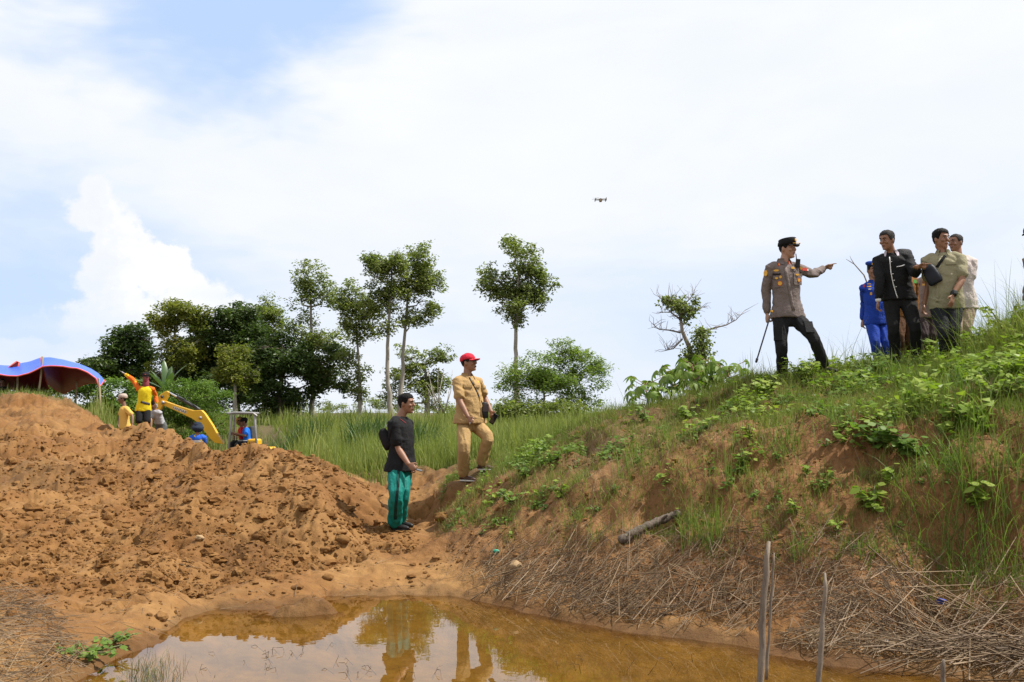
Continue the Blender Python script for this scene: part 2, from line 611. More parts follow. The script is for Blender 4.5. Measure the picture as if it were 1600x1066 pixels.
def ground(x, y):
    x, y = np.asarray(x, float), np.asarray(y, float)
    u = x / y
    j = np.clip(np.searchsorted(us, u) - 1, 0, NU - 2)
    i = np.clip(np.searchsorted(ys, y) - 1, 0, NY - 2)
    a = np.clip((u - us[j]) / (us[j + 1] - us[j]), 0, 1)
    b = np.clip((y - ys[i]) / (ys[i + 1] - ys[i]), 0, 1)
    return (ZZ[i, j] * (1 - a) + ZZ[i, j + 1] * a) * (1 - b) + (ZZ[i + 1, j] * (1 - a) + ZZ[i + 1, j + 1] * a) * b


def ground_s(x, y):
    u = np.asarray(x) / np.asarray(y)
    j = np.clip(np.searchsorted(us, u) - 1, 0, NU - 2)
    i = np.clip(np.searchsorted(ys, y) - 1, 0, NY - 2)
    return SP[i, j]


def hit(px, py, y0=5.0, y1=80.0):
    """the ground point seen along a bearing"""
    d = ray(px, py)
    Y = np.concatenate([np.arange(y0, 20, .01), np.arange(20, y1, .05)])
    z = CAM_H + d.z / d.y * Y
    g = ground(d.x / d.y * Y, Y)
    k = np.nonzero(g >= z)[0]
    y = Y[k[0]] if len(k) else y1
    return Vector((d.x / d.y * y, y, float(ground(d.x / d.y * y, y))))


# --- colour of the soil itself: ochre clay, paler dry crust, redder bank earth, humus under the grass
def lerp3(a, b, t): return a[None, None, :] * (1 - t[..., None]) + b[None, None, :] * t[..., None] if a.ndim == 1 else a * (1 - t[..., None]) + b[None, None, :] * t[..., None]


clay, crust, redb, humus, silt = (np.array(c) for c in ((.166, .076, .020), (.265, .146, .050), (.168, .080, .030), (.085, .066, .026), (.225, .140, .045)))
mixn = sstep(-.35, .45, fbm(XX * .7, YY * .7, 101, 4) + .25 * fbm(XX * 5, YY * 5, 103, 3))
damp = sstep(.05, .55, fbm(XX * .45 + 7, YY * .45, 107, 4))
Cc = lerp3(clay, crust, mixn * .55) * (1 - .30 * damp[..., None])
Cc = Cc * (1 - (flat_only * (.15 + .5 * mixn))[..., None]) + crust * (flat_only * (.15 + .5 * mixn))[..., None]
bk = np.clip(bank * (.6 + .5 * mixn), 0, 1)
Cc = Cc * (1 - bk[..., None]) + (redb * (1 - .35 * mixn[..., None]) + crust * .35 * mixn[..., None]) * bk[..., None]
hm = np.clip(bank * sstep(6.8, 8.0, SP + .5 * warp) * .6 + fieldm + sstep(150, 110, PXG) * sstep(33, 35, YY), 0, 1)
Cc = Cc * (1 - hm[..., None]) + humus * hm[..., None]
uw = sstep(5.2, 5.0, SP) * sstep(.0, -.05, ZZ)
Cc = Cc * (1 - uw[..., None]) + (silt * (1 + .35 * fbm(XX * 1.6, YY * 2.2, 111, 4)[..., None])) * uw[..., None]
wet = sstep(5.22, 5.02, SP + .08 * fbm(XX * 3, YY * 3, 115, 3)) * (1 - uw)          # damp rim of the pond
Cc = Cc * (1 - .36 * wet[..., None])
Cc = np.clip(Cc, .01, .9)

m_soil, t, o = mat_new('soil')
at_ = t.new('ShaderNodeVertexColor', layer_name='soil')
tc = t.new('ShaderNodeTexCoord')
nA = t.noise(tc.outputs['Object'], 9.0, 8, 0.65)
nB = t.noise(tc.outputs['Object'], 42.0, 6, 0.7)
c = t.mix(t.rng(nA, .32, .68), t.mix(1.0, at_.outputs[0], (.80, .76, .72), 'MULTIPLY'), t.mix(1.0, at_.outputs[0], (1.18, 1.18, 1.2), 'MULTIPLY'))
p = t.new('ShaderNodeBsdfPrincipled')
t.l.new(c, p.inputs['Base Color'])
p.inputs['Roughness'].default_value = .82
p.inputs['Specular IOR Level'].default_value = .25
hgt = t.math('ADD', t.math('MULTIPLY', nA, .7), t.math('MULTIPLY', nB, .45))
t.l.new(bump(t, hgt, .75, .035), p.inputs['Normal'])
t.l.new(p.outputs[0], o.inputs[0])

idx = np.arange(NY * NU).reshape(NY, NU)
quads = np.stack([idx[:-1, :-1], idx[:-1, 1:], idx[1:, 1:], idx[1:, :-1]], axis=-1)
V = np.stack([XX, YY, ZZ], axis=-1).reshape(-1, 3)
is_heap = (PXG < 700) & (SP > 5.95) & (SP < 9.0)
is_bank = (PXG >= 700) & (SP > 5.3) & (SP < 9.0)
region = np.where(is_heap, 1, np.where(is_bank, 2, 0))[:-1, :-1]
for rid, name, lab in ((0, 'ground', 'ochre mud flats, pond bed and grassy field'), (1, 'soil_heap', 'wide heap of freshly dug lumpy ochre clay'), (2, 'earth_bank', 'steep overgrown earth bank beside the pond')):
    q = quads[region == rid].reshape(-1, 4)
    used, inv = np.unique(q, return_inverse=True)
    me = np_mesh(name, V[used], inv.reshape(-1, 4))
    ca = me.color_attributes.new('soil', 'FLOAT_COLOR', 'POINT')
    rgba = np.ones((len(used), 4), dtype=np.float32)
    rgba[:, :3] = Cc.reshape(-1, 3)[used]
    ca.data.foreach_set('color', rgba.ravel())
    ob = tag(link(name, me, m_soil), lab, 'ground', None, 'structure')
# the ground behind the camera
q = np_mesh('ground', [(-60, -60, .2), (60, -60, .2), (60, .6, .22), (-60, .6, .22)], [(0, 1, 2, 3)])
tag(link('ground', q, mat_plain('bare_soil', (.28, .15, .06), .9, .2, 1.0)), 'bare ochre ground beyond the pond edge', 'ground', None, 'structure')

# --- pond water: clear shallow water over ochre silt
m_water, t, o = mat_new('pond_water')
lw = t.new('ShaderNodeFresnel')
lw.inputs['IOR'].default_value = 1.33
tr = t.new('ShaderNodeBsdfTransparent')
tr.inputs['Color'].default_value = (.86, .76, .50, 1)
gl = t.new('ShaderNodeBsdfGlossy')
gl.inputs['Roughness'].default_value = .012
tc = t.new('ShaderNodeTexCoord')
nb = bump(t, t.noise(tc.outputs['Object'], 5.0, 2, .5), .012, .05)
t.l.new(nb, gl.inputs['Normal'])
mx = t.new('ShaderNodeMixShader')
t.l.new(t.math('MULTIPLY', lw.outputs[0], 1.25, clamp=True), mx.inputs[0])
t.l.new(tr.outputs[0], mx.inputs[1])
t.l.new(gl.outputs[0], mx.inputs[2])
t.l.new(mx.outputs[0], o.inputs[0])
wm = np_mesh('pond_water', [(-9, 2.0, 0), (9, 2.0, 0), (9, 11.5, 0), (-9, 11.5, 0)], [(0, 1, 2, 3)])
tag(link('pond_water', wm, m_water), 'shallow ochre pond water reflecting the sky', 'water', None, 'structure')
# ================================================================== VEGETATION
def unit(v): return v / np.maximum(np.linalg.norm(v, axis=-1, keepdims=True), 1e-9)


def leaf_quads(c, d, nrm, L, W, fold=.15):
    """diamond leaves: base c, direction d, facing nrm"""
    s = unit(np.cross(d, nrm)) * (W / 2)[:, None]
    n = unit(np.cross(s, d))
    mid = c + d * (L * .45)[:, None]
    v = np.stack([c, mid + s - n * (W * fold)[:, None], c + d * L[:, None], mid - s - n * (W * fold)[:, None]], axis=1)
    f = np.arange(len(c) * 4).reshape(-1, 4)
    return v.reshape(-1, 3), f


def rand_dirs(n, flat=1.0):
    a = rng.uniform(0, 2 * np.pi, n)
    z = rng.uniform(-1, 1, n) * flat
    r = np.sqrt(np.maximum(0, 1 - z * z))
    return np.stack([np.cos(a) * r, np.sin(a) * r, z], axis=1)


def blades(b, h, wd, lean, droop=.5, segs=3):
    """ribbons: base points b (n,3), length h, width wd, lean (n,2) horizontal reach as a share of h"""
    n = len(b)
    side = np.stack([-lean[:, 1], lean[:, 0]], axis=1)
    side = side / np.maximum(np.linalg.norm(side, axis=1, keepdims=True), 1e-6)
    tw = rng.uniform(-1.2, 1.2, n)
    side = np.stack([side[:, 0] * np.cos(tw) - side[:, 1] * np.sin(tw), side[:, 0] * np.sin(tw) + side[:, 1] * np.cos(tw), np.zeros(n)], axis=1)
    reach = np.linalg.norm(lean, axis=1)
    vs = []
    for i in range(segs + 1):
        t = i / segs
        hor = lean * (t ** 1.8)[..., None] if False else lean * (t ** 1.7)
        z = t * np.sqrt(np.maximum(.15, 1 - np.minimum(reach, .9) ** 2)) - droop * reach * t ** 3 * .55
        p = b + np.concatenate([hor * h[:, None], (z * h)[:, None]], axis=1)
        wk = wd * (1 - t) ** .7 * (.6 + .4 * min(1, t * 4)) + .0006
        vs += [p - side * wk[:, None] / 2, p + side * wk[:, None] / 2]
    v = np.stack(vs, axis=1)
    k = 2 * (segs + 1)
    base = (np.arange(n) * k)[:, None]
    f = np.concatenate([base + np.array([2 * i, 2 * i + 1, 2 * i + 3, 2 * i + 2]) for i in range(segs)], axis=0)
    return v.reshape(-1, 3), f


def rods(a, b, r):
    """thin three-sided straws from a to b"""
    d = unit(b - a)
    u = unit(np.cross(d, np.array([.31, .17, .93])))
    v = np.cross(d, u)
    pts = []
    for p, k in ((a, 1.0), (b, .7)):
        for j in range(3):
            an = 2 * np.pi * j / 3
            pts.append(p + (u * math.cos(an) + v * math.sin(an)) * (r * k)[:, None])
    n = len(a)
    vv = np.stack(pts, axis=1).reshape(-1, 3)
    base = (np.arange(n) * 6)[:, None]
    f = np.concatenate([base + np.array(q) for q in ((0, 1, 4, 3), (1, 2, 5, 4), (2, 0, 3, 5))], axis=0)
    return vv, f


def merge(parts):
    vs, fs, b = [], [], 0
    for v, f in parts:
        vs.append(v)
        fs.append(f + b)
        b += len(v)
    return np.concatenate(vs), np.concatenate(fs)


G_FIELD = mat_leaf('field_grass_blades', [(0, (.110, .150, .040)), (.45, (.190, .230, .065)), (.8, (.27, .29, .095)), (1, (.40, .36, .16))], 0.40, .55, .22, 0.10)
G_BANK = mat_leaf('bank_grass_blades', [(0, (.085, .120, .026)), (.45, (.150, .190, .044)), (.75, (.23, .25, .075)), (1, (.38, .31, .15))], 0.38, .5, .8, 0.12)
G_TUFT = mat_leaf('fresh_grass_blades', [(0, (.085, .145, .030)), (.6, (.160, .235, .055)), (1, (.27, .32, .10))], 0.40, .45, 2.0, 0.12)
G_STRAW = mat_leaf('straw_blades', [(0, (.075, .048, .026)), (.4, (.15, .098, .054)), (.8, (.24, .165, .092)), (1, (.36, .27, .16))], .12, .7, 1.2)
L_DARK = mat_leaf('dark_leaves', [(0, (.030, .054, .016)), (.5, (.060, .096, .026)), (.85, (.105, .140, .038)), (1, (.16, .18, .05))], 0.40, .38, .35, 0.25)
L_MID = mat_leaf('green_leaves', [(0, (.10, .13, .040)), (.5, (.175, .21, .065)), (.85, (.26, .28, .085)), (1, (.36, .29, .08))], 0.52, .42, .35, 0.20)
L_YEL = mat_leaf('yellow_green_leaves', [(0, (.085, .105, .022)), (.5, (.155, .175, .034)), (.85, (.23, .23, .045)), (1, (.34, .25, .04))], 0.48, .45, .35, 0.20)
L_FRESH = mat_leaf('fresh_leaves', [(0, (.065, .125, .022)), (.5, (.125, .205, .038)), (1, (.21, .28, .06))], 0.40, .42, 1.0, 0.12)
L_BRIGHT = mat_leaf('young_leaves', [(0, (0.110, 0.180, 0.025)), (.5, (0.190, 0.270, 0.040)), (1, (0.290, 0.340, 0.070))], 0.38, .42, 1.5, 0.12)
L_FEATHER = mat_leaf('feathery_leaves', [(0, (.11, .17, .04)), (.6, (.19, .26, .06)), (1, (.28, .32, .09))], 0.50, .45, .5, 0.15)
BARK_PALE = mat_bark('pale_bark', (.19, .165, .13), (.34, .31, .26))
BARK_DARK = mat_bark('dark_bark', (.06, .045, .033), (.15, .115, .085))
BARK_DEAD = mat_bark('dead_wood', (.13, .10, .075), (.27, .23, .19))


def poly_px(pts, Y): return [at(px, py, Y + (dy[0] if dy else 0)) for px, py, *dy in pts]


def make_tree(name, label, Y, trunk, tw, lobes, mat, bark, n_leaf, leaf=.22, spread=.32, clusters=None, group=None, droop=.3, limbs=True, base_drop=.6, asp=.5, cat='tree'):
    """trunk: bearings of the trunk line bottom to top; lobes: (px, py, rx, ry) outline of the crown masses"""
    base = at(trunk[0][0], trunk[0][1], Y)
    base.z = float(ground(base.x, Y)) - .05
    root = empty(name, base, label, cat, group)
    pts = [base] + [at(px, py, Y) for px, py in trunk[1:]]
    k = Y / FPX
    radii = [tw * k / 2 * (1 - .65 * i / max(1, len(pts) - 1)) for i in range(len(pts))]
    radii[0] *= 1.35
    fine = []
    fr = []
    for i in range(len(pts) - 1):
        for q in range(4):
            tt = q / 4
            p = pts[i].lerp(pts[i + 1], tt)
            fine.append(p + Vector((random.uniform(-1, 1), random.uniform(-1, 1), 0)) * radii[i] * .35)
            fr.append(radii[i] * (1 - tt) + radii[i + 1] * tt)
    fine.append(pts[-1])
    fr.append(radii[-1])
    mb = MB()
    mb.tube(fine, fr, 8)
    mb.build('trunk', bark, root)
    # crown masses have depth as well as width
    L = []
    for lb in lobes:
        px, py, rx, ry = lb[:4]
        dy = lb[4] if len(lb) > 4 else 0
        c = at(px, py, Y + dy)
        L.append((c, rx * k, ry * k))
    if limbs:
        for c, rx, rz in L:
            mb = MB()
            ctop = [p for p in fine if p.z < c.z - rz * .1]
            s = min(ctop[len(ctop) // 3:] or fine[-2:], key=lambda p: (p - c).length)
            r0 = max(fr[-1], .02) * 1.1
            m_ = s.lerp(c, .5) + Vector((random.uniform(-.2, .2), random.uniform(-.2, .2), -.12 * (c - s).length))
            mb.tube([s, m_, c], [r0, r0 * .75, r0 * .45], 5)
            for q in range(6):
                d = Vector(rand_dirs(1, .8)[0])
                e = c + Vector((d.x * rx, d.y * rx, abs(d.z) * rz * .9 - .2 * rz)) * .85
                b0 = m_.lerp(c, random.uniform(.4, 1))
                mb.tube([b0, b0.lerp(e, .55) + Vector((0, 0, .08 * rz)), e], [r0 * .42, r0 * .28, r0 * .12], 4, round_ends=False)
            mb.build('limb', bark, root)
    n_leaf = int(n_leaf * (1.7 if mat is L_DARK else 1.2))
    leaf *= .84
    L = [(c, rx * 1.06, rz * 1.08) for c, rx, rz in L]
    # each mass breaks into uneven sub-masses, each of those into leaf sprays
    sub = []
    for c, rx, rz in L:
        for d, q in zip(rand_dirs(10), rng.uniform(.24, .52, 10)):
            rr = rng.uniform(.35, .92)
            sub.append((np.array(c) + d * np.array([rx, rx, rz]) * rr, rx * q, rz * q * .9))
    vol = sum(rx * rx * rz for _, rx, rz in sub)
    cs = []
    ncl = clusters or max(60, n_leaf // 18)
    for c, rx, rz in sub:
        m = max(3, int(ncl * rx * rx * rz / vol))
        d = rand_dirs(m)
        r = rng.uniform(.1, 1.0, m) ** .45
        cs.append(c[None] + d * np.array([rx, rx, rz])[None] * r[:, None])
    cs = np.concatenate(cs)
    per = max(4, n_leaf // len(cs))
    sp = spread * .55 * rng.uniform(.55, 1.3, len(cs))
    cc = np.repeat(cs, per, axis=0)
    off = np.clip(rng.normal(0, 1, cc.shape), -1.5, 1.5) * np.repeat(sp, per)[:, None] * np.array([1, 1, .62])
    c = cc + off
    d = rand_dirs(len(c), .7)
    d[:, 2] -= droop
    d = unit(d)
    nr = rand_dirs(len(c))
    nr[:, 2] = np.abs(nr[:, 2]) + .5
    s = leaf * rng.uniform(.6, 1.25, len(c))
    v, f = leaf_quads(c, d, unit(nr), s, s * asp)
    link('crown', np_mesh('crown', v, f, False), mat, root)
    return root


# ------------------------------------------------------------------ trees beyond the field
GT = 'trees beyond the field'
make_tree('broadleaf_tree', 'dark rounded broadleaf tree at the left end of the grove, behind the tarp shelter', 62, [(205, 632), (205, 590), (208, 545)], 9, [(195, 560, 52, 40), (230, 530, 36, 26), (165, 575, 28, 22), (215, 590, 46, 34), (190, 525, 22, 16)], L_DARK, BARK_DARK, 9000, .30, .40, group=GT)
make_tree('acacia_tree', 'yellow-green feathery acacia rising above the dark grove', 60, [(268, 640), (270, 580), (275, 500)], 8, [(280, 485, 30, 24), (258, 505, 24, 22), (295, 505, 28, 26), (262, 545, 30, 34), (300, 545, 26, 36), (250, 585, 24, 26)], L_YEL, BARK_PALE, 9000, .24, .36, group=GT)
make_tree('broadleaf_tree', 'dark dense broadleaf tree in the middle of the grove above the excavator boom', 63, [(318, 640), (318, 580), (320, 510)], 11, [(318, 510, 40, 34), (300, 560, 48, 48), (345, 560, 48, 50), (330, 600, 60, 34), (292, 605, 40, 34)], L_DARK, BARK_DARK, 12000, .30, .42, group=GT)
make_tree('broadleaf_tree', 'tall dark broadleaf tree with a knobbly top in the grove', 61, [(372, 640), (370, 570), (368, 500)], 10, [(365, 490, 36, 26), (345, 510, 30, 30), (390, 505, 30, 28), (375, 550, 46, 44), (355, 600, 50, 32)], L_DARK, BARK_DARK, 11000, .30, .40, group=GT)
make_tree('acacia_tree', 'small yellow-green acacia with bare lower trunk in front of the grove', 55, [(368, 640), (368, 610), (366, 575)], 7, [(366, 570, 28, 28), (350, 585, 18, 18), (386, 590, 20, 20), (362, 548, 20, 14)], L_YEL, BARK_PALE, 6000, .20, .30, group=GT)
make_tree('acacia_tree', 'olive green acacia with a pointed crown beside the tall slender tree', 64, [(415, 640), (413, 580), (412, 510)], 8, [(412, 485, 28, 22), (395, 505, 26, 24), (430, 510, 28, 30), (415, 545, 36, 36)], L_MID, BARK_PALE, 8000, .24, .36, group=GT)
make_tree('broadleaf_tree', 'dark spreading broadleaf tree hanging low at the right end of the grove', 58, [(440, 640), (440, 590), (442, 540)], 10, [(440, 545, 46, 34), (410, 580, 40, 40), (470, 580, 44, 40), (430, 615, 44, 26), (505, 590, 34, 34), (525, 560, 26, 26), (535, 600, 20, 20)], L_DARK, BARK_DARK, 11000, .28, .40, group=GT)
make_tree('slender_tree', 'tall slender light green tree with pale trunk right of the grove', 59, [(489, 645), (488, 600), (486, 520), (486, 440)], 8, [(487, 440, 30, 34), (470, 470, 26, 36), (508, 465, 26, 36), (478, 520, 34, 36), (505, 530, 34, 40), (490, 570, 38, 30)], L_MID, BARK_PALE, 9000, .22, .36, group=GT)
make_tree('slender_tree', 'medium tree with leafy sleeves round its thin forked trunk', 57, [(562, 645), (562, 600), (560, 560), (556, 500)], 7, [(556, 465, 28, 26), (540, 490, 22, 28), (575, 490, 24, 30), (556, 515, 30, 26), (545, 560, 20, 20), (560, 590, 16, 24), (560, 615, 14, 12)], L_MID, BARK_PALE, 6500, .22, .34, group=GT)
make_tree('slender_tree', 'high crowned thin tree with crooked pale trunk, left of a close pair', 55, [(612, 650), (606, 600), (606, 540), (608, 480), (612, 430)], 8, [(605, 410, 32, 24), (585, 430, 24, 26), (625, 425, 26, 30), (590, 465, 26, 28), (615, 465, 28, 26), (603, 505, 16, 22), (578, 410, 14, 14)], L_MID, BARK_PALE, 6500, .22, .34, group=GT)
make_tree('slender_tree', 'high crowned thin tree with leaning trunk, right of a close pair', 56, [(622, 648), (628, 590), (632, 520), (640, 440)], 8, [(655, 400, 26, 22), (645, 430, 30, 28), (668, 435, 22, 32), (655, 470, 28, 30), (640, 500, 18, 16), (675, 480, 14, 14)], L_MID, BARK_PALE, 6500, .22, .34, group=GT)
make_tree('open_tree', 'low open-branched light green tree behind the pair of thin trees', 66, [(668, 648), (668, 600), (664, 570)], 8, [(640, 560, 26, 24), (680, 560, 24, 18), (695, 555, 16, 14), (655, 590, 36, 26), (690, 590, 20, 20), (620, 590, 24, 26), (665, 615, 36, 24), (605, 615, 20, 20)], L_MID, BARK_PALE, 6500, .24, .30, group=GT)
make_tree('lone_tree', 'lone tree with oval crown on a thin trunk above the red cap', 48, [(805, 648), (806, 590), (806, 545), (808, 480), (810, 420)], 9, [(805, 400, 28, 26), (828, 410, 26, 26), (782, 440, 30, 24), (812, 440, 44, 30), (845, 440, 24, 26), (800, 475, 34, 24), (835, 470, 26, 20), (808, 497, 22, 14), (770, 455, 18, 16)], L_MID, BARK_PALE, 10000, .20, .30, group=GT)
make_tree('feathery_bush', 'wide feathery light green bush with drooping pods below the lone tree', 40, [(850, 660), (850, 620), (850, 590)], 5, [(850, 570, 40, 30), (890, 560, 34, 26), (915, 590, 34, 26), (810, 585, 36, 26), (860, 610, 60, 28), (790, 600, 20, 18), (930, 575, 16, 14), (880, 540, 18, 14), (820, 630, 40, 20), (900, 620, 36, 20)], L_FEATHER, BARK_PALE, 14000, .17, .28, group=None, asp=.35, cat='bush')
make_tree('feathery_bush', 'arching fern-leaved green tree behind the excavator boom', 42, [(300, 690), (300, 650), (310, 620)], 6, [(300, 605, 40, 14), (330, 620, 34, 14), (285, 625, 46, 16), (320, 645, 44, 20), (275, 650, 40, 24), (310, 680, 50, 24), (350, 660, 20, 26), (265, 615, 22, 14)], L_FRESH, BARK_DARK, 12000, .17, .24, group=None, asp=.32, droop=.6, cat='tree')
make_tree('leafy_bush', 'green leafy bush behind the pole of the tarp shelter', 46, [(185, 660), (185, 640), (185, 620)], 4, [(190, 615, 34, 20), (220, 640, 40, 26), (160, 640, 40, 20), (120, 605, 46, 20), (80, 600, 40, 16)], L_FRESH, BARK_DARK, 9000, .20, .30, cat='bush')
for lab, Y, lobes in (('low hedge of dark shrubs at the foot of the grove', 60, [(400, 640, 60, 16), (300, 640, 60, 18), (470, 640, 40, 14)]), ('pale distant shrub line between the thin trees and the grove', 75, [(440, 630, 14, 10), (520, 634, 30, 10), (580, 630, 24, 12), (640, 634, 40, 12), (700, 640, 30, 8)]), ('shrubby green growth under the lone tree beside the wide bush', 38, [(780, 640, 30, 18), (820, 648, 40, 16), (880, 645, 40, 16), (740, 655, 26, 10)])):
    make_tree('shrub_row', lab, Y, [(lobes[0][0], 655), (lobes[0][0], 648), (lobes[0][0], 640)], 3, lobes, L_MID if Y != 60 else L_DARK, BARK_DARK, 4000, .20, .30, limbs=False, cat='shrubs')
# bare sapling
sap = empty('bare_sapling', at(690, 645, 50), 'thin leafless pale sapling between the open tree and the red cap', 'tree')
mb = MB()
for k in range(9):
    a = at(690 + random.uniform(-6, 6), 646, 50)
    b = at(690 + random.uniform(-26, 22), random.uniform(575, 615), 50 + random.uniform(-1, 1))
    mb.tube([a, a.lerp(b, .5) + Vector((random.uniform(-.15, .15), 0, 0)), b], [.03, .02, .008], 5, round_ends=False)
mb.build('twigs', BARK_PALE, sap)

# banana plant behind the pointing man: each leaf its own part
def arch_leaf(L, W, droop, segs=7, notch=0.0):
    """a long leaf along +X rising then drooping, with a folded midrib"""
    v, f = [], []
    for i in range(segs + 1):
        t = i / segs
        x, z = L * t, L * (.55 * t - droop * t * t)
        wd = W * math.sin(math.pi * min(1, t * .92 + .08)) ** .7 / 2
        wd *= 1 - notch * (i % 2)
        v += [(x, -wd, z - wd * .25), (x, 0, z), (x, wd, z - wd * .25)]
    for i in range(segs):
        for q in (0, 1):
            f.append((i * 3 + q, i * 3 + q + 1, i * 3 + q + 4, i * 3 + q + 3))
    return np_mesh('leaf', v, f, True)


bp = at(258, 640, 43)
bp.z = float(ground(bp.x, bp.y))
banana = empty('banana_plant', bp, 'banana plant with long upright leaves behind the pointing man', 'plant')
MB().tube([bp, bp + Vector((0, 0, 1.0)), at(258, 606, 43)], [.12, .10, .06], 8).build('stem', mat_bark('banana_stem', (.12, .15, .06), (.22, .24, .12)), banana)
bl = arch_leaf(1.25, .26, .35)
bl.materials.append(mat_leaf('banana_leaves', [(0, (.05, .095, .035)), (1, (.10, .16, .06))], .3, .35, .8))
for k in range(9):
    o_ = bpy.data.objects.new('leaf', bl)
    COL.objects.link(o_)
    o_.parent = banana
    top = at(258, 610, 43) - bp
    o_.location = top
    an = [160, 20, 120, 60, 200, 340, 90, 250, 300][k]
    o_.rotation_euler = (random.uniform(-.3, .3), R([-35, -40, -60, -62, -10, -15, -45, -20, -20][k]), R(an))
    o_.scale = (random.uniform(.8, 1.15),) * 3

# ------------------------------------------------------------------ field grass
def scatter_grass(n_clump, per, ufun, yfun, keep, hfun, wfun, spread, lean_amt=.45, segs=3):
    cy = yfun(n_clump)
    cu = ufun(n_clump)
    cx = cu * cy
    ok = keep(cu * 1600 + 800, cy, ground_s(cx, cy), cx)
    for fp in STAND[:3]:                                   # trodden places
        ok &= (cx - fp.x - .04) ** 2 + (cy - fp.y + .12) ** 2 > .30 ** 2
    cx, cy = cx[ok], cy[ok]
    n = len(cx)
    x = np.repeat(cx, per) + rng.normal(0, 1, n * per) * np.repeat(spread * np.ones(n), per)
    y = np.repeat(cy, per) + rng.normal(0, 1, n * per) * np.repeat(spread * np.ones(n), per)
    px = x / y * 1600 + 800
    s = ground_s(x, y)
    z = ground(x, y) - .02
    h = hfun(px, y, s) * np.repeat(rng.uniform(.45, 1.35, n), per) * rng.uniform(.6, 1.15, n * per)
    a = rng.uniform(0, 2 * np.pi, n * per)
    l = rng.uniform(.08, 1.0, n * per) * lean_amt
    return blades(np.stack([x, y, z], axis=1), h, wfun(y) * rng.uniform(.6, 1.3, n * per), np.stack([np.cos(a) * l, np.sin(a) * l], axis=1), .5, segs)


def keep_field(px, y, s, x):
    k = (s > 8.45) & ~((px > 215) & (px < 460) & (y < 40)) & (px < 1010)
    k &= ~((px < 215) & (y < 33.5))
    k &= ~((px > 640) & (px < 700) & (y < 15.4))
    return k & ((fbm(x * .35, y * .35, 201, 3) > -.35))


tall = lambda px, y, s: np.where(px < 140, .28, .58) + .38 * np.clip(fbm(px * .012, y * .22, 203, 2), -1, 1.2) + np.where((px > 140) & (px < 180), .35, 0) + np.where(y > 40, .25, 0)
parts = [scatter_grass(5200, 14, lambda n: rng.uniform(-.52, .14, n), lambda n: 1 / rng.uniform(1 / 70, 1 / 14.3, n), keep_field, tall, lambda y: .0011 * y, .22, .45, 2),
         scatter_grass(1300, 12, lambda n: rng.uniform(-.15, .12, n), lambda n: rng.uniform(13.8, 18.5, n), keep_field, lambda px, y, s: .55 + 0 * px, lambda y: .0010 * y, .10, .6)]
v, f = merge(parts)
tag(link('field_grass', np_mesh('field_grass', v, f), G_FIELD), 'tall green grass covering the field behind the men', 'grass', None, 'stuff')
# darker tussocks standing in the field
for px, py, Y, wpx, hpx, lab in ((575, 672, 24, 40, 34, 'dark green reed clump in the field left of the man in black'), (655, 690, 20, 34, 30, 'dark reed clump in the field between the two men on the path'), (470, 668, 30, 50, 26, 'dark reed clump at the field edge behind the heap'), (430, 660, 34, 30, 24, 'broad reed clump beside the excavator canopy')):
    c = at(px, py + hpx * .5, Y)
    n = 500
    x = c.x + np.clip(rng.normal(0, 1, n), -1.7, 1.7) * (wpx / 1600 * Y * .42)
    y = Y + rng.normal(0, .5, n)
    a = rng.uniform(0, 2 * np.pi, n)
    l = rng.uniform(.1, .7, n)
    v, f = blades(np.stack([x, y, ground(x, y) - .02], axis=1), rng.uniform(.6, 1.15, n) * (hpx / 1600 * Y * 1.5 + .3), np.full(n, .03), np.stack([np.cos(a) * l, np.sin(a) * l], axis=1))
    c.z = float(ground(c.x, c.y))
    tag(link('reed_clump', np_mesh('reed_clump', v, f), mat_leaf('reed_blades', [(0, (.025, .060, .014)), (.6, (.05, .10, .022)), (1, (.10, .15, .04))], .28, .5, .3)), lab, 'reeds', 'reed clumps in the field')

# ------------------------------------------------------------------ grass on the bank
def keep_bank(px, y, s, x):
    d = np.zeros(len(px))
    top = sstep(7.4, 7.9, s) * sstep(9.1, 8.7, s)
    d = np.maximum(d, top * np.interp(px, [690, 760, 900, 970, 1100, 1200, 1300], [.55, .75, .8, .35, .45, .9, 1]))
    m = sstep(6.9, 7.3, s) * sstep(8.0, 7.5, s)
    d = np.maximum(d, m * np.interp(px, [690, 800, 950, 1080, 1180, 1350, 1450], [.65, .6, .26, .42, .65, .85, 1]))
    fc = sstep(6.1, 6.5, s) * sstep(7.4, 7.0, s)
    d = np.maximum(d, fc * np.interp(px, [690, 760, 850, 1000, 1300, 1420, 1500], [.45, .45, .32, .34, .38, .6, .75]))
    nz = fbm(x * 1.5, y * 1.5, 211, 3) * 1.0 + .5
    return (px > 690) & (rng.uniform(0, 1, len(px)) < d) & (nz > .52 - .55 * d)


yb = lambda n: rng.uniform(8.0, 14.4, n)
ub = lambda n: rng.uniform(-.07, .56, n)
hb = lambda px, y, s: .17 - .06 * sstep(1290, 1340, px) * sstep(1520, 1480, px) * sstep(7.5, 7.9, s) + .03 * sstep(7.6, 8.4, s) + .10 * sstep(1350, 1550, px) * sstep(7, 7.6, s)
p1 = scatter_grass(17000, 9, ub, yb, keep_bank, hb, lambda y: .0075 + 0 * y, .05, .8, 2)
p2 = scatter_grass(1000, 7, lambda n: rng.uniform(.10, .56, n), lambda n: rng.uniform(11.6, 14.2, n), lambda px, y, s, x: (s > 7.6) & (s < 8.8) & (rng.uniform(0, 1, len(px)) < np.interp(px, [960, 1150, 1300, 1480, 1560], [.25, .25, .22, .35, 1])), lambda px, y, s: .36 + .22 * sstep(1480, 1580, px), lambda y: .008 + 0 * y, .07, .8)
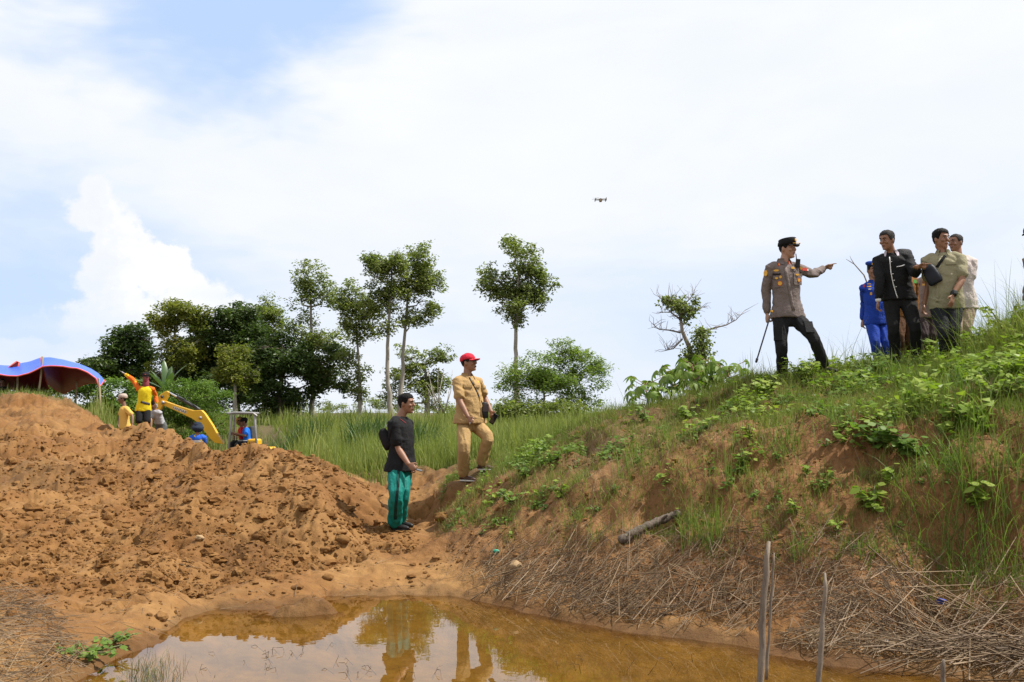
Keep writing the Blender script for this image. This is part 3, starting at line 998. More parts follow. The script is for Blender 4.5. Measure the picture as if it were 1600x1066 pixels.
v, f = merge([p1, p2, scatter_grass(4200, 8, ub, yb, lambda px, y, s, x: (px > 700) & (s > 6.25) & (s < 8.7) & (fbm(x * .9, y * .9, 215, 3) + .45 > rng.uniform(0, .9, len(px)) + np.interp(px, [800, 1000, 1250, 1400], [.05, .30, .25, -.1])), lambda px, y, s: .13 + 0 * px, lambda y: .006 + 0 * y, .07, .8, 2)])
tag(link('bank_grass', np_mesh('bank_grass', v, f), G_BANK), 'short green grass growing over the earth bank', 'grass', None, 'stuff')


def straw_keep(px, y, s, x):
    d = np.interp(s, [5.2, 5.6, 6.2, 6.8, 7.4, 8.2, 8.8], [.5, .8, .75, .5, .4, .3, .2]) * np.interp(px, [640, 700, 760, 1600], [0, .3, 1, 1])
    return (s > 5.03) & (rng.uniform(0, 1, len(px)) < d) & (fbm(x * 1.3, y * 1.3, 221, 3) > -.22)


def straw(n, keep, u0, u1, y0, y1, lmin, lmax, r, dirmix=.6, zoff=.02, tilt=.25):
    y = rng.uniform(y0, y1, n)
    x = rng.uniform(u0, u1, n) * y
    ok = keep(x / y * 1600 + 800, y, ground_s(x, y), x)
    x, y = x[ok], y[ok]
    n = len(x)
    L = rng.uniform(lmin, lmax, n)
    a = np.where(rng.uniform(0, 1, n) < dirmix, rng.normal(-.22, .55, n), rng.uniform(0, np.pi, n))
    dx, dy = np.cos(a) * L / 2, np.sin(a) * L / 2
    za = ground(x - dx, y - dy) + zoff * rng.uniform(0, 1.5, n)
    zb = ground(x + dx, y + dy) + zoff * rng.uniform(0, 1.5, n) + tilt * L * rng.uniform(-.1, 1, n) ** 3
    za, zb = np.maximum(za, .005), np.maximum(zb, .005)
    return rods(np.stack([x - dx, y - dy, za], 1), np.stack([x + dx, y + dy, zb], 1), r * rng.uniform(.5, 1.3, n))


def dead_keep(px, y, s, x):
    return (px > 690) & (s > 5.9) & (s < 8.6) & (fbm(x * 1.1, y * 1.1, 217, 3) + .5 > rng.uniform(.15, 1.0, len(px)))


v, f = scatter_grass(5200, 7, ub, yb, dead_keep, lambda px, y, s: .13 + 0 * px, lambda y: .0055 + 0 * y, .06, 1.0, 2)
tag(link('dead_grass', np_mesh('dead_grass', v, f), G_STRAW), 'withered brown grass strands clinging to the bank', 'grass', None, 'stuff')
litter_keep = lambda px, y, s, x: (s > 4.97) & (s < 6.45) & (rng.uniform(0, 1, len(px)) < np.interp(px, [725, 770, 1180, 1230, 1290, 1600], [0, 1, 1, .75, 1, 1]) * np.interp(s, [4.88, 5.1, 5.9, 6.45], [.10, .9, .9, .05])) & (fbm(x * .9, y * .9, 231, 2) + .25 * fbm(x * 4, y * 4, 233, 2) > -.40)
v, f = merge([straw(9000, straw_keep, -.07, .56, 7.0, 13.0, .05, .20, .0024, .2, .012, .5), straw(19000, litter_keep, -.05, .53, 6.6, 10.6, .06, .28, .0028, .45, .06, .14), straw(1500, lambda px, y, s, x: (px > 760) & (s > 4.80) & (s < 5.12) & (rng.uniform(0, 1, len(px)) < .5), -.03, .53, 6.3, 10.3, .05, .22, .0018, .5, .012, .05), straw(2100, litter_keep, -.03, .53, 6.6, 10.2, .20, .50, .0040, .6, .09, .06)])
tag(link('reed_litter', np_mesh('reed_litter', v, f, False), G_STRAW), 'dry broken reeds and straw littering the foot of the bank', 'litter', None, 'stuff')
# thick reeds piled at the right corner of the pond
pile_keep = lambda px, y, s, x: (px > 1380) & (s > 4.8) & (s < 6.2)
v, f = straw(620, pile_keep, .35, .56, 6.3, 8.4, .2, .8, .0054, .7, .12, .06)
tag(link('reed_pile', np_mesh('reed_pile', v, f, False), G_STRAW), 'heap of thick dry reed stalks at the pond corner', 'litter', None, 'stuff')
# straw in the mud and at the bottom left corner
mud_keep = lambda px, y, s, x: (px < 720) & (s > 4.9) & (rng.uniform(0, 1, len(px)) < np.interp(s, [4.9, 5.2, 6.0, 6.6], [.3, .5, .35, .12]))
corner_keep = lambda px, y, s, x: (px < 215) & (s > 5.02) & (px < 230 - (y - 6.4) * 62)
v, f = merge([straw(1500, mud_keep, -.5, -.05, 6.6, 12.2, .06, .3, .0022, .3, .01, .3), straw(2000, corner_keep, -.56, -.36, 5.8, 9.2, .10, .38, .0024, .3, .05, .25)])
tag(link('dry_grass_litter', np_mesh('dry_grass_litter', v, f, False), G_STRAW), 'matted dry grass and straw on the mud by the pond', 'litter', None, 'stuff')

# low creeping leaves over the bank
def creepers(n, keep, u0, u1, y0, y1, size, zmax):
    y = rng.uniform(y0, y1, n)
    x = rng.uniform(u0, u1, n) * y
    ok = keep(x / y * 1600 + 800, y, ground_s(x, y), x)
    for fp in STAND[:3]:
        ok &= (x - fp.x - .04) ** 2 + (y - fp.y + .12) ** 2 > .26 ** 2
    x, y = x[ok], y[ok]
    n = len(x)
    c = np.stack([x, y, ground(x, y) + rng.uniform(.01, zmax, n) * rng.uniform(.2, 1, n)], 1)
    d = rand_dirs(n, .4)
    nr = rand_dirs(n)
    nr[:, 2] = np.abs(nr[:, 2]) + .9
    nr[:, 1] -= .4
    s = size * rng.uniform(.5, 1.3, n)
    return leaf_quads(c, d, unit(nr), s, s * .75)


def ck(px, y, s, x):
    d = np.interp(s, [6.3, 6.8, 7.2, 7.8, 8.4, 8.9], [.05, .2, .4, .6, .8, .6]) * np.interp(px, [690, 740, 860, 950, 1080, 1200, 1420, 1600], [.5, .9, .7, .15, .2, .55, .9, 1])
    return (s > 6.2) & (s < 9.0) & (fbm(x * 2.2, y * 2.2, 241, 3) + .5 > .95 - .85 * d)


v, f = creepers(60000, ck, -.07, .56, 8.5, 14.2, .060, .12)
tag(link('creeping_weeds', np_mesh('creeping_weeds', v, f, False), L_FRESH), 'low creeping weeds with small green leaves on the bank', 'weeds', None, 'stuff')


def broad_keep(px, y, s, x):
    d = np.interp(px, [700, 760, 850, 930, 1100, 1200, 1400, 1600], [.4, .6, .5, .05, .25, .6, .75, 1.0]) * np.interp(s, [6.4, 6.9, 7.5, 8.5, 8.9], [0, .5, .9, 1, .5])
    return (s > 6.4) & (s < 8.9) & (fbm(x * 1.7, y * 1.7, 251, 3) + .5 > 1.03 - .64 * d)


v, f = merge([creepers(30000, broad_keep, -.07, .57, 9.0, 14.2, .075, .24), creepers(9000, lambda px, y, s, x: (px > 1440) & broad_keep(px, y, s, x), .35, .57, 9.0, 14.2, .11, .34)])
tag(link('leafy_undergrowth', np_mesh('leafy_undergrowth', v, f, False), L_BRIGHT), 'knee-high broad-leaved undergrowth on the upper bank', 'weeds', None, 'stuff')
# ================================================================== CLODS, STONES, WEEDS AND OTHER SMALL THINGS ON THE GROUND
def ico(sub):
    bm = bmesh.new()
    bmesh.ops.create_icosphere(bm, subdivisions=sub, radius=1.0)
    v = np.array([x.co for x in bm.verts])
    f = np.array([[q.index for q in x.verts] for x in bm.faces])
    bm.free()
    return v, f


def clods(n, keep, u0, u1, yf, rmin, rmax, sub, sink=.25):
    y = yf(n)
    x = rng.uniform(u0, u1, n) * y
    ok = keep(x / y * 1600 + 800, y, ground_s(x, y), x)
    x, y = x[ok], y[ok]
    n = len(x)
    bv, bf = ico(sub)
    r = rmin * (rmax / rmin) ** (rng.uniform(0, 1, n) ** 1.7) * np.clip(y / 12, .8, 1.35)
    sc = rng.uniform(.6, 1.35, (n, 1, 3)) * np.array([1.15, 1.15, .8])
    jit = rng.uniform(.72, 1.22, (n, len(bv), 1))
    v = bv[None] * sc * jit * r[:, None, None]
    a = rng.uniform(0, 2 * np.pi, n)
    ca, sa = np.cos(a)[:, None], np.sin(a)[:, None]
    vx, vy = v[..., 0] * ca - v[..., 1] * sa, v[..., 0] * sa + v[..., 1] * ca
    v = np.stack([vx + x[:, None], vy + y[:, None], v[..., 2] + (ground(x, y) + r * sink)[:, None]], axis=-1)
    f = (bf[None] + (np.arange(n) * len(bv))[:, None, None]).reshape(-1, 3)
    return v.reshape(-1, 3), f


heap_keep = lambda px, y, s, x: (px < 700) & (s > 5.7) & (s < 8.25) & (fbm(x * .9, y * .9, 41, 3) + rng.uniform(-.2, .5, len(px)) > -.05)
flat_keep = lambda px, y, s, x: (px < 760) & (s > 5.1) & (s < 6.4) & (fbm(x * 1.4, y * 1.4, 301, 3) + rng.uniform(-.3, .2, len(px)) > -.02)
bank_keep = lambda px, y, s, x: (px > 700) & (s > 5.5) & (s < 7.9) & (fbm(x * 1.4, y * 1.4, 303, 3) + rng.uniform(-.3, .2, len(px)) > 0.0)
inv = lambda a, b: (lambda n: 1 / rng.uniform(1 / b, 1 / a, n))
m_clod, t, o = mat_new('clod_clay')
g = t.new('ShaderNodeNewGeometry')
tc = t.new('ShaderNodeTexCoord')
nA = t.noise(tc.outputs['Object'], 30.0, 6, .7)
cc_ = t.ramp(t.math('ADD', t.math('MULTIPLY', g.outputs['Random Per Island'], .5), t.math('MULTIPLY', nA, .5)), [(0, (.115, .052, .013)), (.5, (.168, .078, .021)), (1, (.245, .132, .046))])
p = t.new('ShaderNodeBsdfPrincipled')
t.l.new(cc_, p.inputs['Base Color'])
p.inputs['Roughness'].default_value = .85
p.inputs['Specular IOR Level'].default_value = .2
t.l.new(bump(t, nA, .7, .03), p.inputs['Normal'])
t.l.new(p.outputs[0], o.inputs[0])
v, f = merge([clods(260, heap_keep, -.56, -.09, inv(9.4, 22), .06, .12, 3, -.25), clods(1500, heap_keep, -.56, -.09, inv(9.2, 26), .025, .075, 2, -.05), clods(16000, heap_keep, -.56, -.09, inv(9.2, 24), .010, .030, 1, .15)])
tag(link('soil_clods', np_mesh('soil_clods', v, f, False), m_clod), 'loose clods of ochre clay covering the heap', 'soil', None, 'stuff')
v, f = merge([clods(500, flat_keep, -.5, -.03, inv(7.5, 13), .02, .07, 2, .1), clods(4200, flat_keep, -.5, -.03, inv(7, 13), .008, .028, 1, .3), clods(7000, bank_keep, -.07, .55, inv(7.5, 13), .008, .035, 1, .2)])
tag(link('mud_crumbs', np_mesh('mud_crumbs', v, f, False), m_clod), 'crumbs and small lumps of mud on the flats and bank', 'soil', None, 'stuff')


def weed(label, px, py, hpx, mat, n=60, leaf=.06, spread=.16, stems=5, group='leafy weeds on the bank', round_=.8):
    b = hit(px, py)
    h = hpx / 1600 * b.y
    root = empty('leafy_weed', b, label, 'weed', group)
    tips = []
    mb = MB()
    for k in range(stems):
        a = random.uniform(0, 6.28)
        e = b + Vector((math.cos(a) * spread * random.uniform(.3, 1), math.sin(a) * spread * random.uniform(.3, 1), h * random.uniform(.65, 1)))
        mb.tube([b, b.lerp(e, .5) + Vector((0, 0, h * .08)), e], [.006, .005, .003], 5, round_ends=False)
        tips.append((b, e))
    st = mb.build('stems', mat_plain('weed_stem', (.12, .13, .05), .7), root)
    st['kind'] = 'stuff'
    i = rng.integers(0, stems, n)
    t_ = rng.uniform(.25, 1.05, n)
    A = np.array([tips[q][0] for q in i]); E = np.array([tips[q][1] for q in i])
    c = A + (E - A) * t_[:, None] + rng.normal(0, .012, (n, 3))
    d = rand_dirs(n, .35)
    nr = rand_dirs(n) * .5
    nr[:, 2] += 1.0
    nr[:, 1] -= .35
    L = leaf * rng.uniform(.6, 1.25, n)
    s_ = unit(np.cross(d, nr))
    nn = unit(np.cross(s_, d))
    vs = []
    for tt, ww in ((0, .05), (.25, .75), (.55, .8), (.85, .35), (1.0, .02)):
        ctr = c + d * (L * tt)[:, None] - nn * (L * .25 * tt * tt)[:, None]
        vs += [ctr - s_ * (L * ww * round_ * .5)[:, None] - nn * (L * ww * .08)[:, None], ctr + s_ * (L * ww * round_ * .5)[:, None] - nn * (L * ww * .08)[:, None]]
    v = np.stack(vs, axis=1).reshape(-1, 3)
    base = (np.arange(n) * 10)[:, None]
    f = np.concatenate([base + np.array([2 * q, 2 * q + 1, 2 * q + 3, 2 * q + 2]) for q in range(4)])
    link('foliage', np_mesh('foliage', v, f), mat, root)
    return root


def tuft(label, px, py, hpx, n=40, mat=None, spread=.05, lean=.6, width=.007, bias=0.0, group='grass tufts on the bank'):
    b = hit(px, py)
    h = hpx / 1600 * b.y
    x = b.x + rng.normal(0, spread, n)
    y = b.y + rng.normal(0, spread * .7, n)
    a = rng.uniform(0, 2 * np.pi, n)
    l = rng.uniform(.1, 1.0, n) * lean
    bl = np.stack([np.cos(a) * l + bias, np.sin(a) * l - .05], axis=1)
    v, f = blades(np.stack([x, y, ground(x, y) - .015], 1), h * rng.uniform(.55, 1.1, n), np.full(n, width) * rng.uniform(.7, 1.3, n), bl, .6, 4)
    return tag(link('grass_tuft', np_mesh('grass_tuft', v, f), mat or G_TUFT), label, 'grass', group)


for a in (('large lush dark-leaved weed in the middle of the upper bank', 1372, 705, 46, L_FRESH, 150, .095, .26, 9),
          ('rounded lush weed right of the largest weed on the upper bank', 1428, 712, 36, L_FRESH, 110, .080, .20, 7),
          ('pale bright-leaved weed halfway down the bank below the largest weed', 1364, 800, 40, L_BRIGHT, 60, .090, .14, 5),
          ('small bright weed on a thin stem above the pale weed', 1390, 755, 30, L_BRIGHT, 26, .070, .08, 3),
          ('small yellow-green seedling on bare soil under the officer', 1160, 726, 18, L_BRIGHT, 26, .060, .09, 4),
          ('yellow-green seedling beside the long drying grass stem', 1172, 686, 24, L_BRIGHT, 34, .060, .10, 4),
          ('bright young weed above the tall thin stakes', 1245, 805, 26, L_BRIGHT, 24, .065, .09, 3),
          ('little bright weed left of the bright young weed', 1262, 742, 20, L_BRIGHT, 20, .060, .08, 3),
          ('bright seedling above the reed litter on the lower bank', 1308, 835, 22, L_BRIGHT, 22, .055, .07, 3),
          ('broad yellow-green weed at the officer’s front boot', 1200, 618, 26, L_BRIGHT, 90, .085, .26, 7),
          ('leafy weed between the officer’s legs', 1252, 598, 44, L_BRIGHT, 130, .075, .30, 8),
          ('leafy weed patch right of the officer’s rear boot', 1320, 605, 26, L_FRESH, 90, .070, .28, 7),
          ('bright shoot of young leaves below the khaki man’s path', 876, 778, 30, L_BRIGHT, 34, .075, .08, 4),
          ('leafy weed beside the khaki man’s rear shoe', 800, 790, 24, L_FRESH, 70, .065, .18, 6),
          ('low leafy weed at the lip of the path', 822, 745, 22, L_FRESH, 60, .060, .20, 6),
          ('leafy weed at the foot of the cassava on the bank top', 1075, 655, 24, L_BRIGHT, 50, .070, .12, 5),
          ('small leafy weed on the bare crest left of the cassava', 1010, 660, 26, L_FRESH, 60, .060, .16, 6),
          ('tall bright leafy weed in the big grass clump at the right', 1522, 800, 46, L_BRIGHT, 60, .085, .14, 5),
          ('big leafy bush on the crest at the right edge', 1575, 535, 60, L_BRIGHT, 240, .080, .42, 12),
          ('leafy bush left of the big crest bush', 1528, 556, 46, L_BRIGHT, 160, .070, .32, 9),
          ('leafy weed at the feet of the man with beige trousers', 1500, 585, 26, L_FRESH, 90, .070, .26, 7),
          ('leafy weed near the feet of the blue uniform', 1350, 588, 24, L_FRESH, 80, .065, .24, 7),
          ('bright leafy plant on the slope below the right crest', 1560, 625, 44, L_BRIGHT, 140, .075, .30, 9),
          ('broad pale creeper at the pond’s left corner', 135, 1028, 22, L_FRESH, 110, .055, .30, 9),
          ('low pale creeper spreading beside the pond’s left corner', 178, 1005, 14, L_FRESH, 60, .045, .22, 7)):
    weed(*a)
for k, (px, py) in enumerate(((930, 800), (960, 770), (1040, 760), (1110, 740), (1215, 720), (1290, 700), (1330, 860), (1400, 830), (1440, 760), (1480, 720), (1000, 720), (900, 730), (850, 800), (780, 820), (1180, 780), (1090, 690), (990, 690), (1500, 660), (1460, 640), (1400, 640), (1330, 660), (1270, 650))):
    weed('tiny green seedling dotted over the bank face', px, py, 12, L_FRESH, 14, .045, .06, 3, group='tiny seedlings on the bank face')
for a in (('upright grass tuft beside the weathered log', 1078, 850, 90, 26, None, .05, .35, .008),
          ('dense tall tuft of grass right of the log', 1118, 850, 80, 60, None, .09, .35, .007),
          ('long drying grass stem standing alone on the bare bank', 1138, 765, 120, 7, None, .02, .18, .012),
          ('dangling grass tuft above the pair of stakes', 1246, 870, 60, 30, None, .05, .5, .007),
          ('drooping tuft above the reed litter', 1358, 870, 50, 34, None, .06, .8, .007),
          ('huge spreading clump of grass overhanging the eroded hollow', 1540, 815, 120, 240, None, .22, .85, .008),
          ('long-bladed grass clump leaning left above the hollow', 1470, 800, 130, 90, None, .16, 1.0, .008, -.45),
          ('tall grass clump on the right crest against the sky', 1560, 560, 150, 110, G_BANK, .28, .75, .007, -.35),
          ('tall grass clump at the far right edge of the crest', 1600, 540, 150, 100, G_BANK, .2, .8, .007, -.45),
          ('grass stalks rising right of the officer', 1316, 590, 110, 20, G_BANK, .12, .6, .008),
          ('tall grass blades in front of the olive shirted man', 1500, 612, 100, 22, None, .12, .7, .010),
          ('broad green grass shoot in front of the black jacketed man', 1398, 592, 70, 12, None, .06, .5, .016),
          ('grass clump on the slope below the olive shirted man', 1430, 640, 60, 60, None, .09, .8, .008),
          ('broad-bladed grass clump on the upper right slope', 1525, 665, 100, 60, None, .16, .8, .013),
          ('grass tuft left of the officer on the crest', 1150, 615, 60, 40, G_BANK, .16, .6, .007),
          ('grass tuft on the lip of the bank behind the khaki man', 790, 735, 50, 60, None, .16, .7, .008),
          ('wiry grass tuft on the bare brow of the bank', 985, 735, 70, 40, None, .10, .6, .007),
          ('grass tuft hanging on the middle of the bank', 900, 815, 50, 40, None, .10, .8, .006),
          ('grass tuft on the path edge by the clay', 735, 815, 34, 60, None, .08, .8, .006),
          ('thin grass tuft standing below the cassava', 1042, 690, 50, 24, None, .035, .5, .007),
          ('grass tuft above the lone seedling', 1230, 705, 60, 70, None, .10, .7, .007),
          ('grass tuft on the slope under the weed patch', 1300, 660, 60, 80, None, .10, .7, .007)):
    tuft(*a)

# ------------------------------------------------------------------ cassava on the crest: each hand-shaped leaf its own part
def palmate(k=1.0):
    v, f = [], []
    for i in range(7):
        a = R(-105 + 35 * i)
        L = (.17 if abs(i - 3) < 2 else .12) * k
        b = len(v)
        d = Vector((math.cos(a), math.sin(a), 0))
        s_ = Vector((-d.y, d.x, 0))
        for t_, w_ in ((.02, .004), (.35, .020), (.65, .026), (1.0, .002)):
            z = -.55 * (t_ * L) ** 1.0 * t_
            c_ = d * (L * t_) + Vector((0, 0, z))
            v += [c_ - s_ * w_ * k, c_ + s_ * w_ * k]
        for q in range(3):
            f.append((b + 2 * q, b + 2 * q + 1, b + 2 * q + 3, b + 2 * q + 2))
    me = np_mesh('leaf', [tuple(x) for x in v], f)
    me.materials.append(L_FRESH)
    return me


pal = palmate()
for k, (px, py, Y, hpx, lab) in enumerate(((1012, 652, 13.5, 52, 'cassava plant with drooping hand-shaped leaves, leftmost of the crest row'), (1045, 645, 13.6, 66, 'cassava plant with drooping leaves, second of the crest row'), (1078, 640, 13.4, 70, 'cassava plant in front of the vine-clad dead tree'), (1112, 630, 13.5, 62, 'cassava plant right of the vine-clad dead tree'), (1140, 622, 13.3, 46, 'low cassava plant nearest the officer on the crest'))):
    b = at(px, py, Y)
    b.z = float(ground(b.x, b.y)) - .02
    root = empty('cassava_plant', b, lab, 'plant', 'cassava plants on the crest')
    top = at(px + random.uniform(-6, 6), py - hpx, Y)
    mb = MB()
    mb.tube([b, b.lerp(top, .5) + Vector((.03, 0, 0)), top], [.014, .012, .008], 6)
    ends = []
    for q in range(15):
        s0 = b.lerp(top, .35 + .65 * q / 14)
        a = q * 2.4
        e = s0 + Vector((math.cos(a), math.sin(a), .45 - .05 * (14 - q) * .3)) * random.uniform(.14, .30)
        mb.tube([s0, e], [.005, .004], 4, round_ends=False)
        ends.append((e, a))
    mb.build('stem', mat_plain('cassava_stem', (.22, .14, .07), .7), root)
    for e, a in ends:
        o_ = bpy.data.objects.new('leaf', pal)
        COL.objects.link(o_)
        o_.parent = root
        o_.location = e - b
        o_.rotation_euler = (random.uniform(-.4, .4), R(random.uniform(15, 55)), a)
        o_.scale = (random.uniform(.6, 1.05),) * 3

# ------------------------------------------------------------------ dead tree wrapped in vines
Yd = 20
root = empty('dead_tree', at(1085, 650, Yd), 'half-dead bare tree wrapped in climbing vines behind the cassava', 'tree')
PT = lambda *p: [at(px, py, Yd + (random.uniform(-.15, .15) if i else 0)) for i, (px, py) in enumerate(p)]
MB().tube(PT((1084, 650), (1088, 600), (1078, 545), (1066, 518), (1063, 495), (1062, 480)), [.075, .065, .045, .034, .028, .02], 8).build('trunk', BARK_DEAD, root)
MB().tube(PT((1090, 610), (1096, 560), (1098, 518)), [.06, .05, .04], 8).build('stub', BARK_DEAD, root)
for path in (((1098, 518), (1115, 513), (1135, 508), (1150, 500), (1165, 484)), ((1063, 520), (1045, 516), (1030, 515), (1018, 505)), ((1062, 482), (1048, 470), (1030, 466)), ((1062, 482), (1075, 470), (1085, 458)), ((1062, 490), (1085, 485), (1100, 480)), ((1064, 500), (1048, 488), (1026, 488)), ((1066, 530), (1052, 545), (1040, 548))):
    mb = MB()
    pts = PT(*path)
    mb.tube(pts, [.020 * (1 - .75 * i / (len(pts) - 1)) for i in range(len(pts))], 5, round_ends=False)
    for q in range(22):
        i = random.randrange(len(pts) - 1)
        s0 = pts[i].lerp(pts[i + 1], random.random())
        e = s0 + Vector((random.uniform(-.25, .3), random.uniform(-.2, .2), random.uniform(-.05, .35)))
        m_ = s0.lerp(e, .5) + Vector((random.uniform(-.05, .05), 0, random.uniform(-.05, .05)))
        mb.tube([s0, m_, e], [.005, .004, .002], 4, round_ends=False)
    mb.build('branch', BARK_DEAD, root)
cs = [(1062, 478, 12, 10, 420), (1050, 472, 12, 9, 300), (1080, 485, 10, 9, 200), (1040, 468, 7, 6, 120), (1070, 495, 8, 10, 160), (1097, 520, 12, 8, 320), (1095, 545, 14, 20, 760), (1085, 575, 15, 20, 760), (1100, 580, 10, 22, 420), (1073, 560, 8, 16, 260), (1086, 470, 5, 8, 80)]
v, f = [], []
prt = []
for px, py, rx, rz, n in cs:
    c0 = np.array(at(px, py, Yd))
    c = c0 + rng.normal(0, .62, (n, 3)) * np.array([rx, rx, rz]) / 1600 * Yd
    d = rand_dirs(n, .5); d[:, 2] -= .7
    L_ = .062 * rng.uniform(.6, 1.3, n)
    prt.append(leaf_quads(c, unit(d), rand_dirs(n), L_, L_ * .7))
v, f = merge(prt)
link('vines', np_mesh('vines', v, f, False), mat_leaf('vine_leaves', [(0, (.10, .13, .045)), (.6, (.19, .23, .07)), (1, (.28, .30, .11))], .5, .5, 2.0), root)

# ------------------------------------------------------------------ bare twig rising between the officer and the group
tw = empty('bare_shrub', hit(1400, 590), 'bare forked twig rising between the officer and the black jacketed man', 'twig')
mb = MB()
mb.tube([at(1366, 470, 17.0), at(1350, 430, 17.0), at(1335, 413, 17.0), at(1322, 405, 17.0)], [.014, .012, .009, .003], 5)
mb.tube([at(1335, 413, 17.0), at(1330, 405, 17.0), at(1328, 400, 17.0)], [.007, .005, .002], 5)
mb.tube([at(1400, 590, 17.0), at(1385, 520, 17.0), at(1366, 470, 17.0)], [.016, .015, .014], 5)
mb.build('stem', BARK_DEAD, tw)

# ------------------------------------------------------------------ wooden stakes, log, stones, rubbish
STAKE = mat_bark('weathered_stake', (.10, .075, .055), (.25, .20, .15), 5.0)


def stake(label, top, bot, r, Yb, Yt, n=10):
    a, b = at(*bot, Yb), at(*top, Yt)
    root = empty('wooden_stake', a, label, 'stake', 'stakes in the pond')
    pts, rr = [], []
    for i in range(n + 1):
        t_ = i / n
        pts.append(a.lerp(b, t_) + Vector((random.uniform(-1, 1), random.uniform(-1, 1), 0)) * r * .35)
        rr.append(r * (1.1 - .3 * t_) * random.uniform(.85, 1.15))
    rr[-1] *= .55
    MB().tube(pts, rr, 8, round_ends=False).build('shaft', STAKE, root)
    return root


stake('tallest weathered wooden stake standing in the pond', (1200, 846), (1184, 1120), .022, 6.6, 6.65)
stake('thin dark stick standing close beside the tallest stake', (1210, 864), (1197, 1062), .010, 7.05, 7.1)
stake('leaning wooden stake in the pond right of the tallest one', (1290, 895), (1276, 1130), .017, 6.5, 6.55)
stake('short stake stub poking up at the bottom right of the pond', (1474, 1031), (1471, 1120), .018, 6.4, 6.4)

la, lb = hit(968, 852), hit(1062, 806)
la.z += .03; lb.z += .03
log = empty('fallen_log', la, 'weathered grey log lying across the foot of the bank', 'log')
pts = [la.lerp(lb, i / 9) for i in range(10)]
mb = MB()
NL = 34
mb.tube([la.lerp(lb, i / NL) + Vector((0, 0, .010 * math.sin(i * .12))) for i in range(NL + 1)], [.046 * random.uniform(.92, 1.08) * (1 - .3 * i / NL) * (.75 if i == 0 else 1) for i in range(NL + 1)], 16, round_ends=False)
jit = [perlin(np.array([x[0] * 9]), np.array([x[2] * 30 + x[1] * 22]), 3)[0] * .020 + random.uniform(-.005, .005) for x in mb.v]
mb.v = [(x[0], x[1] + j_ * .5, x[2] + j_) for x, j_ in zip(mb.v, jit)]
mb.build('trunk', mat_bark('rotten_log', (.045, .033, .024), (.16, .12, .085), 12.0), log)
MB().tube([pts[6], pts[6] + Vector((.06, -.05, .06))], [.02, .012], 6).build('knot', MATS['rotten_log'], log)


def lump(name, label, cat, p, r, mat, parent=None):
    bv, bf = ico(3)
    n = fbm(bv[:, 0] * 1.7 + 5, bv[:, 1] * 1.7 + bv[:, 2] * 1.3, int(abs(p.x) * 999), 3)
    v = bv * (1 + .35 * n)[:, None] * np.array(r) + np.array(p)
    return tag(link(name, np_mesh(name, v, bf), mat), label, cat)


q = hit(806, 890)
lump('stone', 'pale cream stone among the dry reeds by the water', 'stone', q + Vector((0, 0, .03)), (.065, .05, .05), mat_plain('pale_stone', (.30, .20, .10), .8, .2, 12))
for k, (px, py, r, lab) in enumerate(((536, 848, .09, 'largest clay lump on the mud beside the teal trousers'), (508, 862, .06, 'clay lump at the foot of the heap'), (512, 905, .06, 'clay lump in the middle of the mud flat'), (422, 905, .05, 'small clay lump on the flat near the islet'), (690, 812, .10, 'large clay lump at the edge of the bank path'), (312, 843, .05, 'pale round stone lodged in the heap face'))):
    q = hit(px, py)
    lump('clay_lump', lab, 'clay', q + Vector((0, 0, r * .3)), (r, r * .8, r * .6), m_clod if k != 5 else MATS['pale_stone'])
q = hit(775, 866)
lump('plastic_scrap', 'small green plastic scrap on the reed litter', 'scrap', q + Vector((0, 0, .02)), (.035, .02, .02), mat_plain('green_plastic', (.03, .28, .18), .4))
q = hit(1382, 1004)
lump('plastic_scrap', 'small white plastic scrap at the water’s edge', 'scrap', q + Vector((0, 0, .012)), (.03, .02, .012), mat_plain('white_plastic', (.6, .62, .62), .4))
q = hit(1468, 955) + Vector((0, -.03, .07))
Mq = Matrix.Rotation(R(-55), 3, 'X') @ Matrix.Rotation(R(20), 3, 'Z')
pk = empty('crumpled_packet', q, 'blue crumpled packet lying on the dry reeds', 'packet')
MB().box(q, (.075, .055, .016), Mq).build('wrapper', mat_plain('blue_wrapper', (.015, .06, .42), .35), pk, False, .005)
MB().box(q + Mq @ Vector((0, 0, .010)), (.030, .028, .003), Mq).build('label_patch', mat_plain('yellow_print', (.55, .42, .06), .5), pk, False)

# small dark water weeds breaking the surface
mbv = []
for px, py, n, sx, sy in ((425, 1028, 12, 30, 22), (455, 1010, 5, 60, 14), (540, 1046, 9, 40, 18), (590, 1050, 4, 30, 10), (350, 1040, 5, 50, 20), (650, 1055, 5, 60, 10), (1010, 1030, 8, 60, 20), (880, 1040, 6, 60, 15)):
    for k in range(n):
        b = gp(px + random.gauss(0, sx * .5), min(1075, py + random.gauss(0, sy * .5)), 0)
        e = b + Vector((random.uniform(-.10, .10), random.uniform(-.08, .08), random.choice((-.004, .004)) + .05 * random.random() ** 2.5))
        m_ = b.lerp(e, .6) + Vector((random.uniform(-.02, .02), 0, .012))
        mbv.append((np.array([b - Vector((0, 0, .04)), m_]), np.array([m_, e])))
a = np.concatenate([q for q, _ in mbv]); b = np.concatenate([q for _, q in mbv])
A = np.array([x[0] for x, _ in mbv] + [y[0] for _, y in mbv]); B = np.array([x[1] for x, _ in mbv] + [y[1] for _, y in mbv])
v, f = rods(A, B, rng.uniform(.0010, .0026, len(A)))
tag(link('pond_weeds', np_mesh('pond_weeds', v, f, False), mat_plain('dark_water_weed', (.05, .028, .014), .7)), 'dark withered water weeds sticking out of the pond', 'weeds', None, 'stuff')
n = 500
x = np.array([gp(px, py, 0) for px, py in zip(rng.normal(232, 26, n), rng.normal(1056, 16, n))])
a = rng.uniform(0, 6.28, n)
